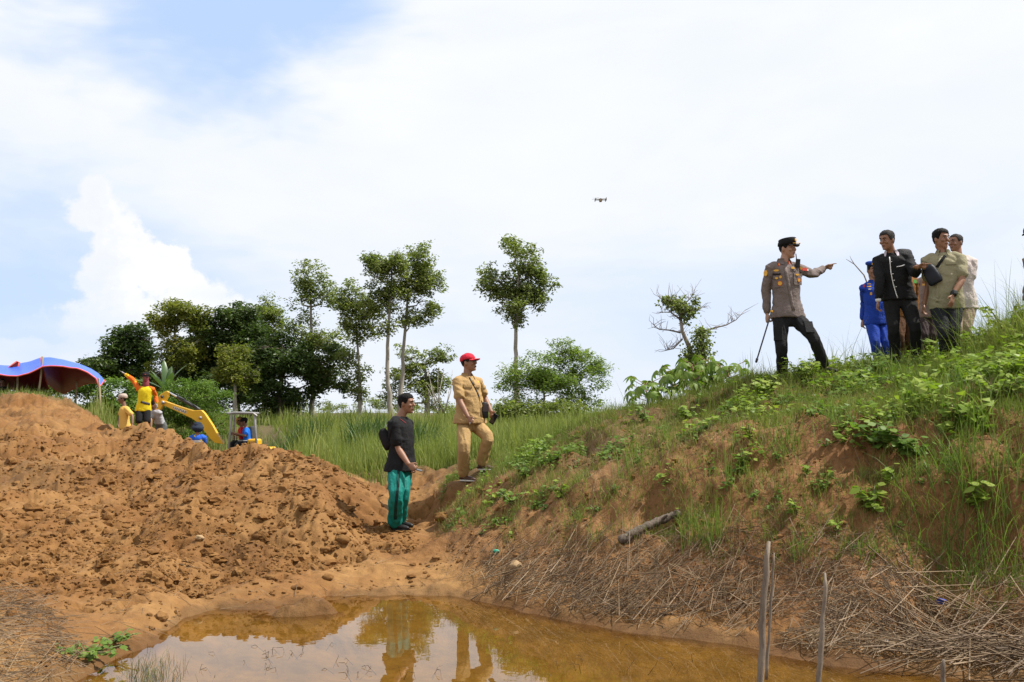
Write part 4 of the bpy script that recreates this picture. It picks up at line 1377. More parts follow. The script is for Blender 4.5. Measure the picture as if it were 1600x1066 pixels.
v, f = blades(np.stack([x[:, 0], x[:, 1], np.full(n, -.04)], 1), rng.uniform(.06, .15, n), np.full(n, .004), np.stack([np.cos(a), np.sin(a)], 1) * rng.uniform(.1, .8, n)[:, None])
tag(link('pond_grass', np_mesh('pond_grass', v, f), mat_leaf('pond_grass_blades', [(0, (.06, .07, .02)), (1, (.17, .16, .05))], .2, .6, 1.0)), 'sparse olive grass growing out of the shallow water', 'grass', None, 'stuff')
# ================================================================== PEOPLE
def solid(mb, name, voxel, smooth=3, ratio=1.0, wrinkle=0.0, wfreq=(5, 13), seed=0, lam=.5):
    """unite overlapping closed shapes into one continuous skin"""
    me = bpy.data.meshes.new(name)
    me.from_pydata(mb.v, [], mb.f)
    bm = bmesh.new()
    bm.from_mesh(me)
    bmesh.ops.recalc_face_normals(bm, faces=bm.faces)
    bm.to_mesh(me)
    bm.free()
    tmp = bpy.data.objects.new('tmp', me)
    COL.objects.link(tmp)
    r = tmp.modifiers.new('r', 'REMESH')
    r.mode = 'VOXEL'
    r.voxel_size = voxel
    r.use_smooth_shade = True
    s = tmp.modifiers.new('s', 'SMOOTH')
    s.factor = lam
    s.iterations = smooth
    if ratio < 1:
        d = tmp.modifiers.new('d', 'DECIMATE')
        d.ratio = ratio
    dg = bpy.context.evaluated_depsgraph_get()
    out = bpy.data.meshes.new_from_object(tmp.evaluated_get(dg))
    out.name = name
    bpy.data.objects.remove(tmp)
    bpy.data.meshes.remove(me)
    if wrinkle:
        n = len(out.vertices)
        co = np.empty(n * 3, dtype=np.float32)
        no = np.empty(n * 3, dtype=np.float32)
        out.vertices.foreach_get('co', co)
        out.vertices.foreach_get('normal', no)
        co, no = co.reshape(-1, 3).astype(float), no.reshape(-1, 3)
        a = (co[:, 0] + .6 * co[:, 1]) * wfreq[0]
        b = co[:, 2] * wfreq[1] + (co[:, 0] - co[:, 1]) * wfreq[0] * .8
        w1 = 1 - np.abs(perlin(a + .6 * perlin(a, b, seed + 3), b, seed)) * 2.6
        w2 = perlin(a * 2.3, b * 1.7, seed + 7)
        co += no * ((w1 * .9 + w2 * .8) * wrinkle * 1.5)[:, None]
        out.vertices.foreach_set('co', co.astype(np.float32).ravel())
    out.polygons.foreach_set('use_smooth', np.ones(len(out.polygons), dtype=bool))
    out.update()
    return out


def fabric(name, col, rough=.85, var=.10, sheen=0):
    return mat_plain(name, col, rough, var, 9.0, 0.0, .55, 34.0, .18, 0)


SKIN = {}


def skin(k):
    if k not in SKIN:
        c = {'brown': (.235, .115, .066), 'dark': (.165, .080, .048), 'light': (.30, .165, .105)}[k]
        SKIN[k] = mat_plain('skin_' + k, c, .5, .14, 14.0, 0, .08, 60.0, .4)
    return SKIN[k]


HAIR = mat_plain('black_hair', (.006, .0055, .005), .6, .4, 60.0, 0, .6, 90.0, .12)
HAIR_GREY = mat_plain('greying_hair', (.028, .026, .025), .65, .7, 70.0, 0, .6, 90.0, .15)
EYE_W = mat_plain('eye_white', (.30, .27, .25), .3, .03)
EYE_D = mat_plain('eye_dark', (.012, .010, .009), .25, .05)
LIP = mat_plain('lips', (.20, .075, .060), .45, .1)
TEETH = mat_plain('teeth', (.7, .66, .6), .3, .05)
SOLE = mat_plain('white_rubber', (.62, .60, .57), .6, .1)
SHOE = mat_plain('brown_leather', (.065, .030, .020), .4, .2)
BLACK_L = mat_plain('black_leather', (.012, .011, .011), .45, .3, spec=.25)
BLACK_C = fabric('black_cotton', (.012, .012, .013), .9, .25)
GOLD = mat_plain('gold_thread', (.62, .33, .03), .45, .15, 40.0)
RED_PATCH = mat_plain('red_patch', (.42, .035, .018), .7, .1)
WHITE_T = mat_plain('white_thread', (.70, .69, .67), .7, .05)
GLASSES = mat_plain('spectacle_frame', (.05, .045, .04), .3, .1)
SCREEN = mat_plain('phone_glass', (.012, .013, .016), .12, .05, bmp=0, spec=.6)


def ring(c, r, f, u, hw, fd, bd, n=22, p=2.3):
    out = []
    for j in range(n):
        a = 2 * math.pi * j / n
        ca, sa = math.cos(a), math.sin(a)
        x = math.copysign(abs(ca) ** (2 / p), ca) * hw
        y = math.copysign(abs(sa) ** (2 / p), sa) * (fd if sa > 0 else bd)
        out.append(c + r * x + f * y)
    return out


HT = [0, .05, .14, .28, .42, .55, .68, .80, .90, .965, 1.0]
HW = [.020, .036, .052, .064, .069, .073, .076, .074, .060, .036, .004]
HF = [.076, .086, .090, .088, .086, .092, .092, .082, .062, .036, .004]
HB = [.005, .020, .040, .066, .086, .098, .102, .097, .076, .044, .004]


class Person:
    def __init__(s, label, Y, H=1.68, near=True, skin_k='brown', group='people on site', fat=0.0, **q):
        s.Y, s.k, s.near, s.q, s.skin, s.fat = Y, H / 1.70, near, q, skin(skin_k), fat
        s.vox = .0075 if near else .014
        k = s.k
        yaw, hyaw = R(q.get('yaw', 0)), R(q.get('hyaw', q.get('yaw', 0)))
        s.r, s.f = Vector((math.cos(yaw), math.sin(yaw), 0)), Vector((math.sin(yaw), -math.cos(yaw), 0))
        s.rh, s.fh = Vector((math.cos(hyaw), math.sin(hyaw), 0)), Vector((math.sin(hyaw), -math.cos(hyaw), 0))
        nk, hp = q['neck'], q['hip']
        s.N = at(nk[0], nk[1], Y + (nk[2] if len(nk) > 2 else 0))
        s.P = at(hp[0], hp[1], Y + (hp[2] if len(hp) > 2 else 0))
        s.up = (s.N - s.P).normalized()
        roll = R(q.get('roll', 0))
        s.r = (s.r * math.cos(roll) + s.up * math.sin(roll)).normalized()
        # A = the side on the picture's left when facing us
        sw = q.get('shoulder', .172) * k
        s.S = {-1: s.N - s.r * sw - s.up * .078 * k, 1: s.N + s.r * sw - s.up * .078 * k}
        s.Hj = {-1: s.P - s.rh * .092 * k, 1: s.P + s.rh * .092 * k}
        s.E, s.W, s.K, s.A = {}, {}, {}, {}
        for sd, key in ((-1, 'armA'), (1, 'armB')):
            a = q.get(key)
            if a:
                s.E[sd] = s.joint(s.S[sd], a[0], .285 * k)
                s.W[sd] = s.joint(s.E[sd], a[1], .250 * k)
        for sd, key in ((-1, 'legA'), (1, 'legB')):
            a = q[key]
            s.K[sd] = s.joint(s.Hj[sd], a[0], .415 * k)
            s.A[sd] = s.joint(s.K[sd], a[1], .405 * k)
        hd = q['head']
        s.HC = at(hd[0], hd[1], Y + (hd[5] if len(hd) > 5 else 0))
        hy, hpch, hr = R(hd[2]), R(hd[3]), R(hd[4])
        f0 = Vector((math.sin(hy) * math.cos(hpch), -math.cos(hy) * math.cos(hpch), math.sin(hpch)))
        r0 = Vector((math.cos(hy), math.sin(hy), 0))
        u0 = r0.cross(-f0) * -1 if False else f0.cross(r0) * -1
        if u0.z < 0: u0 = -u0
        s.hr = r0 * math.cos(hr) + u0 * math.sin(hr)
        s.hu = u0 * math.cos(hr) - r0 * math.sin(hr)
        s.hf = f0
        s.hs = 1.0 * k ** .6
        base = Vector((s.P.x, Y, min(s.A[-1].z, s.A[1].z) - .09 * k))
        s.root = empty('person', base, label, 'person', group)

    def joint(s, prev, spec, L):
        px, py, sg = spec
        q = at(px, py, prev.y)
        d = (q - prev).length
        if d >= L:
            return prev + (q - prev) * min(1.0, L * 1.06 / d) if d > L * 1.06 else q
        dy = math.sqrt(L * L - d * d)
        for _ in range(6):
            q = at(px, py, prev.y + sg * dy)
            e = (q - prev).length - L
            dy = max(0, dy - e)
        return q

    def hl(s, x, y, z):  # head-local: x across, y forward, z up (metres)
        return s.HC + (s.hr * x + s.hf * y + s.hu * z) * s.hs

    # ---- the continuous body
    def torso_rings(s, mb, grow=0.0, t0=-.18, t1=1.05, hem=0.0, tuck=0.0, neckin=0.0):
        k, b, ft = s.k, s.q.get('belly', 0.0) * s.k, 1 + s.fat
        L = (s.N - s.P).length
        tab = [(-.18, .150, .088, .100), (-.06, .166, .098, .116), (.08, .166, .100, .112), (.22, .156, .104, .098), (.38, .150, .106, .092), (.55, .157, .112, .096), (.70, .163, .112, .104), (.82, .164, .106, .104), (.90, .146, .086, .094), (.955, .106, .068, .078), (1.0, .072, .058, .066), (1.05, .056, .054, .058)]
        T = [r_[0] for r_ in tab]
        row = lambda t: (t,) + tuple(float(np.interp(t, T, [r_[i] for r_ in tab])) for i in (1, 2, 3))
        rows = [row(t0)] + [r_ for r_ in tab if t0 + .03 < r_[0] < t1 - .015] + [row(t1)]
        bel = lambda t: float(np.interp(t, [-.2, -.06, .08, .22, .38, .55, .70, .82, .9], [.25, .5, .85, 1, 1, .65, .25, .08, 0]))
        rings = []
        for t, hw, fd, bd in rows:
            wgt = min(1, max(0, t))
            rr = (s.rh * (1 - wgt) + s.r * wgt).normalized()
            ff = (s.fh * (1 - wgt) + s.f * wgt).normalized()
            g = grow + (hem * max(0, .25 - t) * .3)
            if t > .93: g = grow * .6 - neckin
            bb = b * bel(t)
            rings.append(ring(s.P + s.up * (t * L), rr, ff, s.up, hw * k * ft + g + bb * .25, fd * k * ft + g + bb, bd * k * ft + g))
        mb.loft(rings)

    def arm(s, mb, sd, r, upto=1.0):
        S, E, W = s.S[sd], s.E[sd], s.W.get(sd)
        pin = S - s.r * sd * .070 * s.k + s.up * .028 * s.k
        pts = [pin, S + s.r * sd * .004 * s.k]
        k = s.k * (1 + s.fat * .7)
        rr = [r[0] * k, r[1] * k]
        if upto <= .5:
            e = S.lerp(E, upto * 2)
            pts += [S.lerp(e, .55), e]
            rr += [(r[1] * .6 + r[2] * .4) * k, r[2] * k]
        else:
            m1, m2 = S.lerp(E, .5), E.lerp(W, .4)
            pts += [m1, S.lerp(E, .88), E.lerp(W, .10), m2, E.lerp(W, (upto - .5) * 2)]
            rr += [r[2] * k, r[3] * k, r[3] * k, r[4] * k, r[5] * k]
        mb.tube(pts, rr, 12)

    def hand(s, mb, sd):
        h = s.q.get('handA' if sd < 0 else 'handB', {})
        W, E, k = s.W[sd], s.E[sd], s.k * 1.0
        d = (W - E).normalized()
        if 'dir' in h:
            d = Vector(h['dir']).normalized()
        n = Vector(h.get('palm', (-sd * s.r))) if 'palm' in h else -s.r * sd
        n = (n - d * n.dot(d)).normalized()
        side = d.cross(n).normalized()
        fwd = Vector(h['thumb']) if 'thumb' in h else s.f
        if side.dot(fwd) < 0: side = -side
        s.hand_axes = getattr(s, 'hand_axes', {})
        s.hand_axes[sd] = (W, d, n, side)
        mb.tube([W - d * .03 * k, W + d * .012 * k, W + d * .05 * k, W + d * .088 * k], [.027 * k, .029 * k, .042 * k, .040 * k], 12, flat=(n, .46))
        pose = h.get('pose', 'relax')
        for i, (o, L) in enumerate(((.030, .072), (.0105, .080), (-.0095, .075), (-.029, .060))):
            c = {'relax': 22 + 6 * i, 'point': (4 if i == 0 else 78), 'hold': 52, 'open': 8, 'fist': 80}[pose]
            p = W + (d * .085 + side * o) * k
            dd = (d + side * o * 4).normalized() if pose in ('open', 'relax') else d
            pts = [p - d * .015 * k, p]
            ang = 0
            for seg in (.42, .33, .25):
                ang += R(c)
                p = p + (dd * math.cos(ang) + n * math.sin(ang)) * L * seg * k
                pts.append(p)
            mb.tube(pts, [.0095 * k, .0095 * k, .0088 * k, .008 * k, .0068 * k], 8)
        b = W + (d * .028 + side * .026) * k
        t1 = (d * .62 + side * .72 + n * .25).normalized()
        t2 = (d * .9 + side * .25 + n * (.5 if pose in ('hold', 'fist', 'point') else .2)).normalized()
        mb.tube([b, b + t1 * .042 * k, b + t1 * .042 * k + t2 * .034 * k], [.013 * k, .0105 * k, .008 * k], 8)

    def body(s):
        mb, k = MB(), s.k
        s.torso_rings(mb, -.012)
        # neck
        mb.tube([s.N - s.up * .05 * k, s.N + (s.HC - s.N) * .25, s.hl(0, -.022, -.07), s.hl(0, -.015, -.02)], [.066 * k, .056 * k, .054 * k, .05 * k], 14)
        # skull and face
        rings = []
        for t_, hw, fd, bd in zip(HT, HW, HF, HB):
            c = s.hl(0, 0, -.118 + .236 * t_)
            rings.append(ring(c, s.hr, s.hf, s.hu, hw * s.hs, fd * s.hs, bd * s.hs, 20, 2.15))
        mb.loft(rings)
        M = Matrix((s.hr, s.hf, s.hu)).transposed()
        h = s.hs
        mb.tube([s.hl(0, .086, .028), s.hl(0, .100, .000), s.hl(0, .110, -.022)], [.010 * h, .012 * h, .0165 * h], 8)     # nose
        mb.ball(s.hl(0, .084, .034), (.052 * h, .016 * h, .010 * h), M)                                                        # brow
        mb.ball(s.hl(0, .084, -.058), (.026 * h, .018 * h, .016 * h), M)                                                       # mouth mass
        mb.ball(s.hl(0, .074, -.100), (.026 * h, .020 * h, .018 * h), M)                                                       # chin
        for sd in (-1, 1):
            mb.ball(s.hl(sd * .078, -.008, -.005), (.009 * h, .019 * h, .031 * h), M)                                          # ears
            mb.ball(s.hl(sd * .040, .070, -.020), (.024 * h, .022 * h, .022 * h), M)                                           # cheeks
        for sd in (-1, 1):
            if sd in s.W:
                s.arm(mb, sd, (.050, .053, .046, .040, .040, .028))
                s.hand(mb, sd)
            Hj, K, A = s.Hj[sd], s.K[sd], s.A[sd]
            mb.tube([Hj + s.up * .06 * k, Hj - s.up * .02, Hj.lerp(K, .45), Hj.lerp(K, .92), K.lerp(A, .08), K.lerp(A, .35), K.lerp(A, .98)], [.078 * k, .086 * k, .075 * k, .055 * k, .052 * k, .054 * k, .034 * k], 12)
            fd = s.toe(sd)
            mb.tube([A - Vector((0, 0, .03)) * k, A - Vector((0, 0, .055)) * k + fd * .06 * k, A - Vector((0, 0, .062)) * k + fd * .13 * k], [.036 * k, .034 * k, .024 * k], 8)
        me = solid(mb, 'body', s.vox, 2, .24 if s.near else .35)
        s.body_o = link('body', me, s.skin, s.root)
        s.face()
        return s

    def toe(s, sd):
        a = R(s.q.get('toeA' if sd < 0 else 'toeB', math.degrees(math.atan2(s.fh.x, -s.fh.y))))
        sl = s.q.get('toe_rise', 0)
        return Vector((math.sin(a), -math.cos(a), sl)).normalized()

    def face(s):
        h = s.hs
        M = Matrix((s.hr, s.hf, s.hu)).transposed()
        for sd in (-1, 1):
            e = MB().ball(s.hl(sd * .031, .0835, .010), (.0135 * h, .007 * h, .0056 * h), M, 10, 6).build('eye', EYE_W, s.body_o)
            MB().ball(s.hl(sd * .031, .0895, .010), (.0066 * h, .005 * h, .0066 * h), M, 8, 6).build('iris', EYE_D, e)
            MB().tube([s.hl(sd * .014, .101, .030), s.hl(sd * .032, .100, .036), s.hl(sd * .052, .084, .031)], [.0045 * h, .0055 * h, .003 * h], 6).build('eyebrow', HAIR, s.body_o)
        op = s.q.get('mouth', 0)
        if op:
            MB().ball(s.hl(0, .098, -.062), (.020 * h, .006 * h, .014 * h), M, 10, 6).build('mouth', EYE_D, s.body_o)
            MB().ball(s.hl(0, .101, -.053), (.014 * h, .004 * h, .004 * h), M, 8, 5).build('teeth', TEETH, s.body_o)
        else:
            MB().tube([s.hl(-.023, .092, -.060), s.hl(0, .1025, -.057), s.hl(.023, .092, -.060)], [.0035 * h, .0065 * h, .0035 * h], 6).build('mouth', LIP, s.body_o)

    # ---- hair and hats: shells that follow the skull
    def shell(s, name, mat, zmin, off, top=1.0, puff=0.0, n=36, m=12, rough=0.0, parent=None):
        """zmin(angle) gives the lower edge (0 chin .. 1 crown) at each angle; angle 0 = front"""
        vs, fs = [], []
        for i in range(m + 1):
            for j in range(n):
                a = 2 * math.pi * j / n
                z0 = zmin(a)
                t_ = top - (top - z0) * (i / m) ** .8
                tt = max(0.0, min(1.0, t_))
                hw, fd, bd = (np.interp(tt, HT, q_) for q_ in (HW, HF, HB))
                sa, ca = math.cos(a), math.sin(a)
                o = off * (1.0 if i < m else .0) + puff * max(0, tt - .6)
                if rough: o += rough * random.uniform(-1, 1) * (1 if i < m else .3)
                x = ca * (hw + o)
                y = sa * ((fd if sa > 0 else bd) + o)
                z = -.118 + .236 * tt + (o * (tt - .5) * 2 if tt > .5 else 0)
                vs.append(s.hl(x, y, z))
        for i in range(m):
            for j in range(n):
                q_ = (j + 1) % n
                fs.append((i * n + j, i * n + q_, (i + 1) * n + q_, (i + 1) * n + j))
        fs.append(tuple(range(n)))
        me = bpy.data.meshes.new(name)
        me.from_pydata([tuple(v) for v in vs], [], fs)
        me.polygons.foreach_set('use_smooth', np.ones(len(fs), dtype=bool))
        me.update()
        return link(name, me, mat, parent or s.root)

    def hair(s, mat=HAIR, front=.80, side=.52, back=.26, off=.006, puff=.014, rough=.0028):
        def zm(a):
            c = math.cos(a)
            if c > .35: return side + (front - side) * min(1, (c - .35) / .35)
            if c > -.25: return side
            return side + (back - side) * min(1, (-.25 - c) / .4)
        return s.shell('hair', mat, zm, off, 1.0, puff, rough=rough)

    def cap(s, mat, visor_mat=None, line=.66, puff=.03, off=.017, visor=.085):
        c = s.shell('cap', mat, lambda a: line - .06 * (math.cos(a) < -.4), off, 1.0, puff, m=10)
        vs, fs = [], []
        n = 9
        for q_ in (0, 1):
            for i in range(n):
                a = R(-62 + 124 * i / (n - 1))
                x = math.sin(a) * .086
                y0 = math.cos(a) * .088
                z = -.118 + .236 * line - .008
                for e, dz in ((0, 0), (1, -.012)):
                    L = visor * math.cos(a) ** .6
                    vs.append(s.hl(x * (1 + .08 * e), y0 + e * L, z + .010 + dz - .014 * math.sin(a) ** 2 - q_ * .006))
        for i in range(n - 1):
            b = i * 2
            t_ = 2 * n
            fs += [(b, b + 1, b + 3, b + 2), (t_ + b, t_ + b + 2, t_ + b + 3, t_ + b + 1), (b + 1, t_ + b + 1, t_ + b + 3, b + 3)]
        me = bpy.data.meshes.new('visor')
        me.from_pydata([tuple(v) for v in vs], [], fs)
        me.update()
        link('visor', me, visor_mat or mat, c)
        return c

    # ---- clothes
    def shirt(s, mat, long=True, hem=-.16, grow=.012, wr=.006, name='shirt', flare=.25, vneck=False):
        mb = MB()
        s.torso_rings(mb, grow, hem, 1.0, hem=flare)
        for sd in (-1, 1):
            if sd in s.W:
                if long: s.arm(mb, sd, (.060, .066, .060, .056, .052, .044), s.q.get('sleeve', .95))
                else: s.arm(mb, sd, (.062, .068, .072), .36)
        me = solid(mb, name, .0095 if s.near else .015, 4, .45, wr * (1 if s.near else .7), seed=int(abs(s.P.x) * 100))
        s.shirt_o = link(name, me, mat, s.root)
        s.bvh = None
        return s.shirt_o

    def trousers(s, mat, loose=1.0, length=.97, wr=.006, name='trousers', top=.16):
        mb, k = MB(), s.k
        s.torso_rings(mb, .004, -.18, top)
        for sd in (-1, 1):
            Hj, K, A = s.Hj[sd], s.K[sd], s.A[sd]
            tot = [Hj + s.up * .05 * k, Hj - s.up * .03, Hj.lerp(K, .45), Hj.lerp(K, .94)]
            rr = [.088 * k, .098 * k, .088 * k * (.6 + .4 * loose), .070 * k * (.4 + .6 * loose)]
            if length > .5:
                e = K.lerp(A, (length - .5) * 2)
                tot += [K.lerp(A, .07), K.lerp(e, .5), e]
                rr += [.069 * k * (.4 + .6 * loose), .068 * k * (.25 + .75 * loose), .066 * k * (.1 + .9 * loose)]
            else:
                tot = tot[:3] + [Hj.lerp(K, length * 2)]
                rr = rr[:3] + [.092 * k]
            mb.tube(tot, [x * (1 + s.fat * .5) for x in rr], 14)
        me = solid(mb, name, .0095 if s.near else .015, 4, .45, wr * (1 if s.near else .7), (11, 4), seed=int(abs(s.P.x) * 77) + 5)
        s.trousers_o = link(name, me, mat, s.root)
        return s.trousers_o

    def shoes(s, mat=BLACK_L, sole=None, boot=False):
        k = s.k
        for sd in (-1, 1):
            A, fd = s.A[sd], s.toe(sd)
            rt = fd.cross(Vector((0, 0, 1))).normalized()
            z = Vector((0, 0, 1))
            mb = MB()
            mb.tube([A + z * (.09 if boot else -.005) * k, A - z * .04 * k - fd * .01], [.046 * k, .044 * k], 12)
            mb.tube([A - fd * .035 * k - z * .052 * k, A + fd * .05 * k - z * .048 * k, A + fd * .115 * k - z * .056 * k, A + fd * .168 * k - z * .064 * k], [.038 * k, .044 * k, .042 * k, .030 * k], 12, flat=(z, .72))
            o_ = link('shoe', solid(mb, 'shoe', .010 if s.near else .016, 3, .8), mat, s.root)
            sb = MB()
            out = []
            for i in range(14):
                a = 2 * math.pi * i / 14
                out.append(A - z * .082 * k + fd * (.066 + .118 * math.cos(a)) * k + rt * (.043 * math.sin(a)) * k)
            sb.prism(out, z, .018 * k).build('sole', sole or BLACK_L, o_)

    def collar(s, mat, open_=55, hgt=.045):
        vs, fs = [], []
        n = 18
        c = s.N + s.up * .012 * s.k
        for q_ in (0, 1):
            for i in range(n):
                a = R(open_ * .5) + (2 * math.pi - R(open_)) * i / (n - 1)
                e = abs(math.cos(a / 2)) ** 3
                rad = (.070 if q_ else .062) * s.k
                base = c + (s.r * math.sin(a) + s.f * math.cos(a) * .95) * rad
                vs.append(base + s.up * (hgt * (.8 - .25 * e)) * s.k)
                vs.append(base * 1 + (s.r * math.sin(a) + s.f * math.cos(a)) * (.022 + .030 * e) * s.k - s.up * (.012 + .045 * e) * s.k if q_ else base - s.up * .03 * s.k)
        for i in range(n - 1):
            for q_ in (0, 1):
                b = q_ * 2 * n + i * 2
                fs.append((b, b + 1, b + 3, b + 2))
            b, t_ = i * 2, 2 * n + i * 2
            fs.append((b, b + 2, t_ + 2, t_))
        me = bpy.data.meshes.new('collar')
        me.from_pydata([tuple(v) for v in vs], [], fs)
        me.polygons.foreach_set('use_smooth', np.ones(len(fs), dtype=bool))
        me.update()
        return link('collar', me, mat, s.root)

    # ---- things sewn on or worn over the cloth
    def _tree(s, obj):
        me = obj.data
        return BVHTree.FromPolygons([v.co for v in me.vertices], [p.vertices for p in me.polygons])

    def spot(s, px, py, objs=None):
        o_ = Vector((0, 0, CAM_H))
        d = ray(px, py).normalized()
        best = None
        for ob in objs or [s.shirt_o]:
            key = ob.name
            s.trees = getattr(s, 'trees', {})
            if key not in s.trees: s.trees[key] = s._tree(ob)
            hit_ = s.trees[key].ray_cast(o_, d)
            if hit_[0] is not None and (best is None or hit_[3] < best[3]): best = hit_
        if best is None:
            return at(px, py, s.Y), Vector((0, -1, 0))
        return best[0], best[1]

    def patch(s, name, mat, px, py, w_, h_, round_=True, parent=None, objs=None, t_=.004, roll=0.0):
        p, n = s.spot(px, py, objs)
        n = (n + Vector((0, -1, .0)) * .4).normalized()
        x = n.cross(Vector((0, 0, 1))).normalized() * -1
        if x.x < 0: x = -x
        y = x.cross(n)
        if y.z < 0: y = -y
        x, y = x * math.cos(roll) + y * math.sin(roll), y * math.cos(roll) - x * math.sin(roll)
        if round_:
            out_ = [p + n * .004 + x * (math.cos(a) * w_ / 2) + y * (math.sin(a) * h_ / 2) for a in [2 * math.pi * i / 12 for i in range(12)]]
        else:
            out_ = [p + n * .004 + x * a * w_ / 2 + y * b * h_ / 2 for a, b in ((-1, -1), (1, -1), (1, 1), (-1, 1))]
        return MB().prism(out_, n, t_).build(name, mat, parent or s.shirt_o, False)

    def ribbon(s, name, mat, pts, width, parent=None, objs=None, lift=.005, thick=.004):
        P_, N_ = [], []
        for i in range(len(pts) - 1):
            for q_ in range(4):
                tt = q_ / 4
                a = s.spot(pts[i][0] * (1 - tt) + pts[i + 1][0] * tt, pts[i][1] * (1 - tt) + pts[i + 1][1] * tt, objs)
                P_.append(a[0]); N_.append(a[1])
        a = s.spot(*pts[-1][:2], objs)
        P_.append(a[0]); N_.append(a[1])
        rings = []
        for i, p in enumerate(P_):
            t_ = (P_[min(i + 1, len(P_) - 1)] - P_[max(i - 1, 0)]).normalized()
            n = N_[i]
            x = t_.cross(n).normalized() * width / 2
            b = p + n * lift
            rings.append([b - x - n * thick / 2, b + x - n * thick / 2, b + x + n * thick / 2, b - x + n * thick / 2])
        return MB().loft(rings).build(name, mat, parent or s.shirt_o)

    def word(s, text, px, py, size, mat, parent=None):
        p, n = s.spot(px, py)
        cu = bpy.data.curves.new('lettering', 'FONT')
        cu.body = text
        cu.size = size
        cu.align_x = 'CENTER'
        cu.align_y = 'CENTER'
        cu.extrude = .0008
        o_ = letter_object(cu, mat)
        n = Vector((n.x, n.y - .3, n.z * .3)).normalized()
        x = Vector((0, 0, 1)).cross(n).normalized()
        y = n.cross(x)
        Mx = Matrix((x, y, n)).transposed().to_4x4()
        Mx.translation = p + n * .007
        o_.parent = parent or s.shirt_o
        o_.matrix_parent_inverse = Matrix.Identity(4)
        o_.matrix_basis = Mx
        return o_


def letter_object(cu, mat):
    tmp = bpy.data.objects.new('tmp', cu)
    COL.objects.link(tmp)
    me = bpy.data.meshes.new_from_object(tmp.evaluated_get(bpy.context.evaluated_depsgraph_get()))
    bpy.data.objects.remove(tmp)
    me.materials.clear()
    me.materials.append(mat)
    o_ = bpy.data.objects.new('lettering', me)
    COL.objects.link(o_)
    return o_


def bag_mesh(c, x, y, n, w_, h_, d_, taper=.8):
    mb = MB()
    rings = []
    for t_, k in ((-.5, .72), (-.42, .92), (-.1, 1.0), (.3, .95), (.45, .82), (.5, .6)):
        rr = []
        for j in range(16):
            a = 2 * math.pi * j / 16
            ca, sa = math.cos(a), math.sin(a)
            q_ = k * (1 - (1 - taper) * (t_ + .5))
            rr.append(c + y * (t_ * h_) + x * (math.copysign(abs(ca) ** .7, ca) * w_ / 2 * q_) + n * (math.copysign(abs(sa) ** .7, sa) * d_ / 2 * k))
        rings.append(rr)
    return mb.loft(rings)


def phone(name, label, c, x, y, n, w_=.072, h_=.15, parent=None):
    root = empty(name, c, label, 'phone')
    MB().box(c, (w_, h_, .009), Matrix((x, y, n)).transposed()).build('case', mat_plain('phone_case', (.03, .03, .035), .4), root, False, .003)
    MB().box(c + n * .0052, (w_ * .9, h_ * .92, .0015), Matrix((x, y, n)).transposed()).build('screen', SCREEN, root, False)
    return root


# ------------------------------------------------------------------ the officer pointing on the crest
GREY_U = fabric('grey_brown_uniform', (.155, .125, .115), .85, .08)
o1 = Person('officer in grey-brown uniform and peaked cap pointing right on top of the bank', 12.4, 1.74, skin_k='light', yaw=14, hyaw=8,
            head=(1230, 389.5, 42, 2, 0), neck=(1225, 410), hip=(1231, 494), shoulder=.182, fat=-.05,
            armA=[(1196.5, 455, 1), (1198.5, 490, -1)], armB=[(1270, 429, 1), (1287, 419, 1)],
            legA=[(1221, 545, -1), (1223, 589, 1)], legB=[(1271, 527, -1), (1288, 572, 1)], toeA=15, toeB=35,
            handA=dict(pose='hold', palm=(1, .2, .1), thumb=(0, -1, .2)), handB=dict(pose='point', dir=(1, -.12, .30), palm=(-.1, -.5, -1), thumb=(0, -1, 1))).body()
o1.trousers(fabric('black_tactical', (.013, .013, .014), .85, .2), .95)
o1.shirt(GREY_U, True, -.035, .016, .008, flare=.35)
o1.collar(GREY_U)
o1.hair(front=.70, side=.50, back=.35, off=.005, puff=0)
o1.shoes(BLACK_L, None, True)
cp = o1.cap(BLACK_C, BLACK_L, .70, .0, .016, .075)
top_ = []
for z_, rr_ in ((.046, .98), (.080, .985), (.116, 1.01), (.122, .95)):
    top_.append([o1.hl(math.sin(a) * .094 * rr_, (.006 + math.cos(a) * .110 * rr_), z_ + .010 * math.cos(a)) for a in [2 * math.pi * i / 20 for i in range(20)]])
MB().loft(top_).build('crown_band', BLACK_C, cp)
Mh = Matrix((o1.hr, o1.hf, o1.hu)).transposed()
MB().ball(o1.hl(0, .122, .092), (.020, .006, .022), Mh, 10, 6).build('cap_badge', GOLD, cp)
MB().tube([o1.hl(-.062, .128, .048), o1.hl(0, .178, .046), o1.hl(.062, .128, .048)], [.007, .010, .007], 8, flat=(o1.hu, .5)).build('gold_braid', GOLD, cp)
pk_=[]
for px, py in ((1216.5, 438), (1246, 434)):
    pk_.append(o1.patch('pocket', GREY_U, px, py + 3, .120, .130, False, t_=.010))
    pk_.append(o1.patch('pocket_flap', GREY_U, px, py - 4, .128, .038, False, t_=.016))
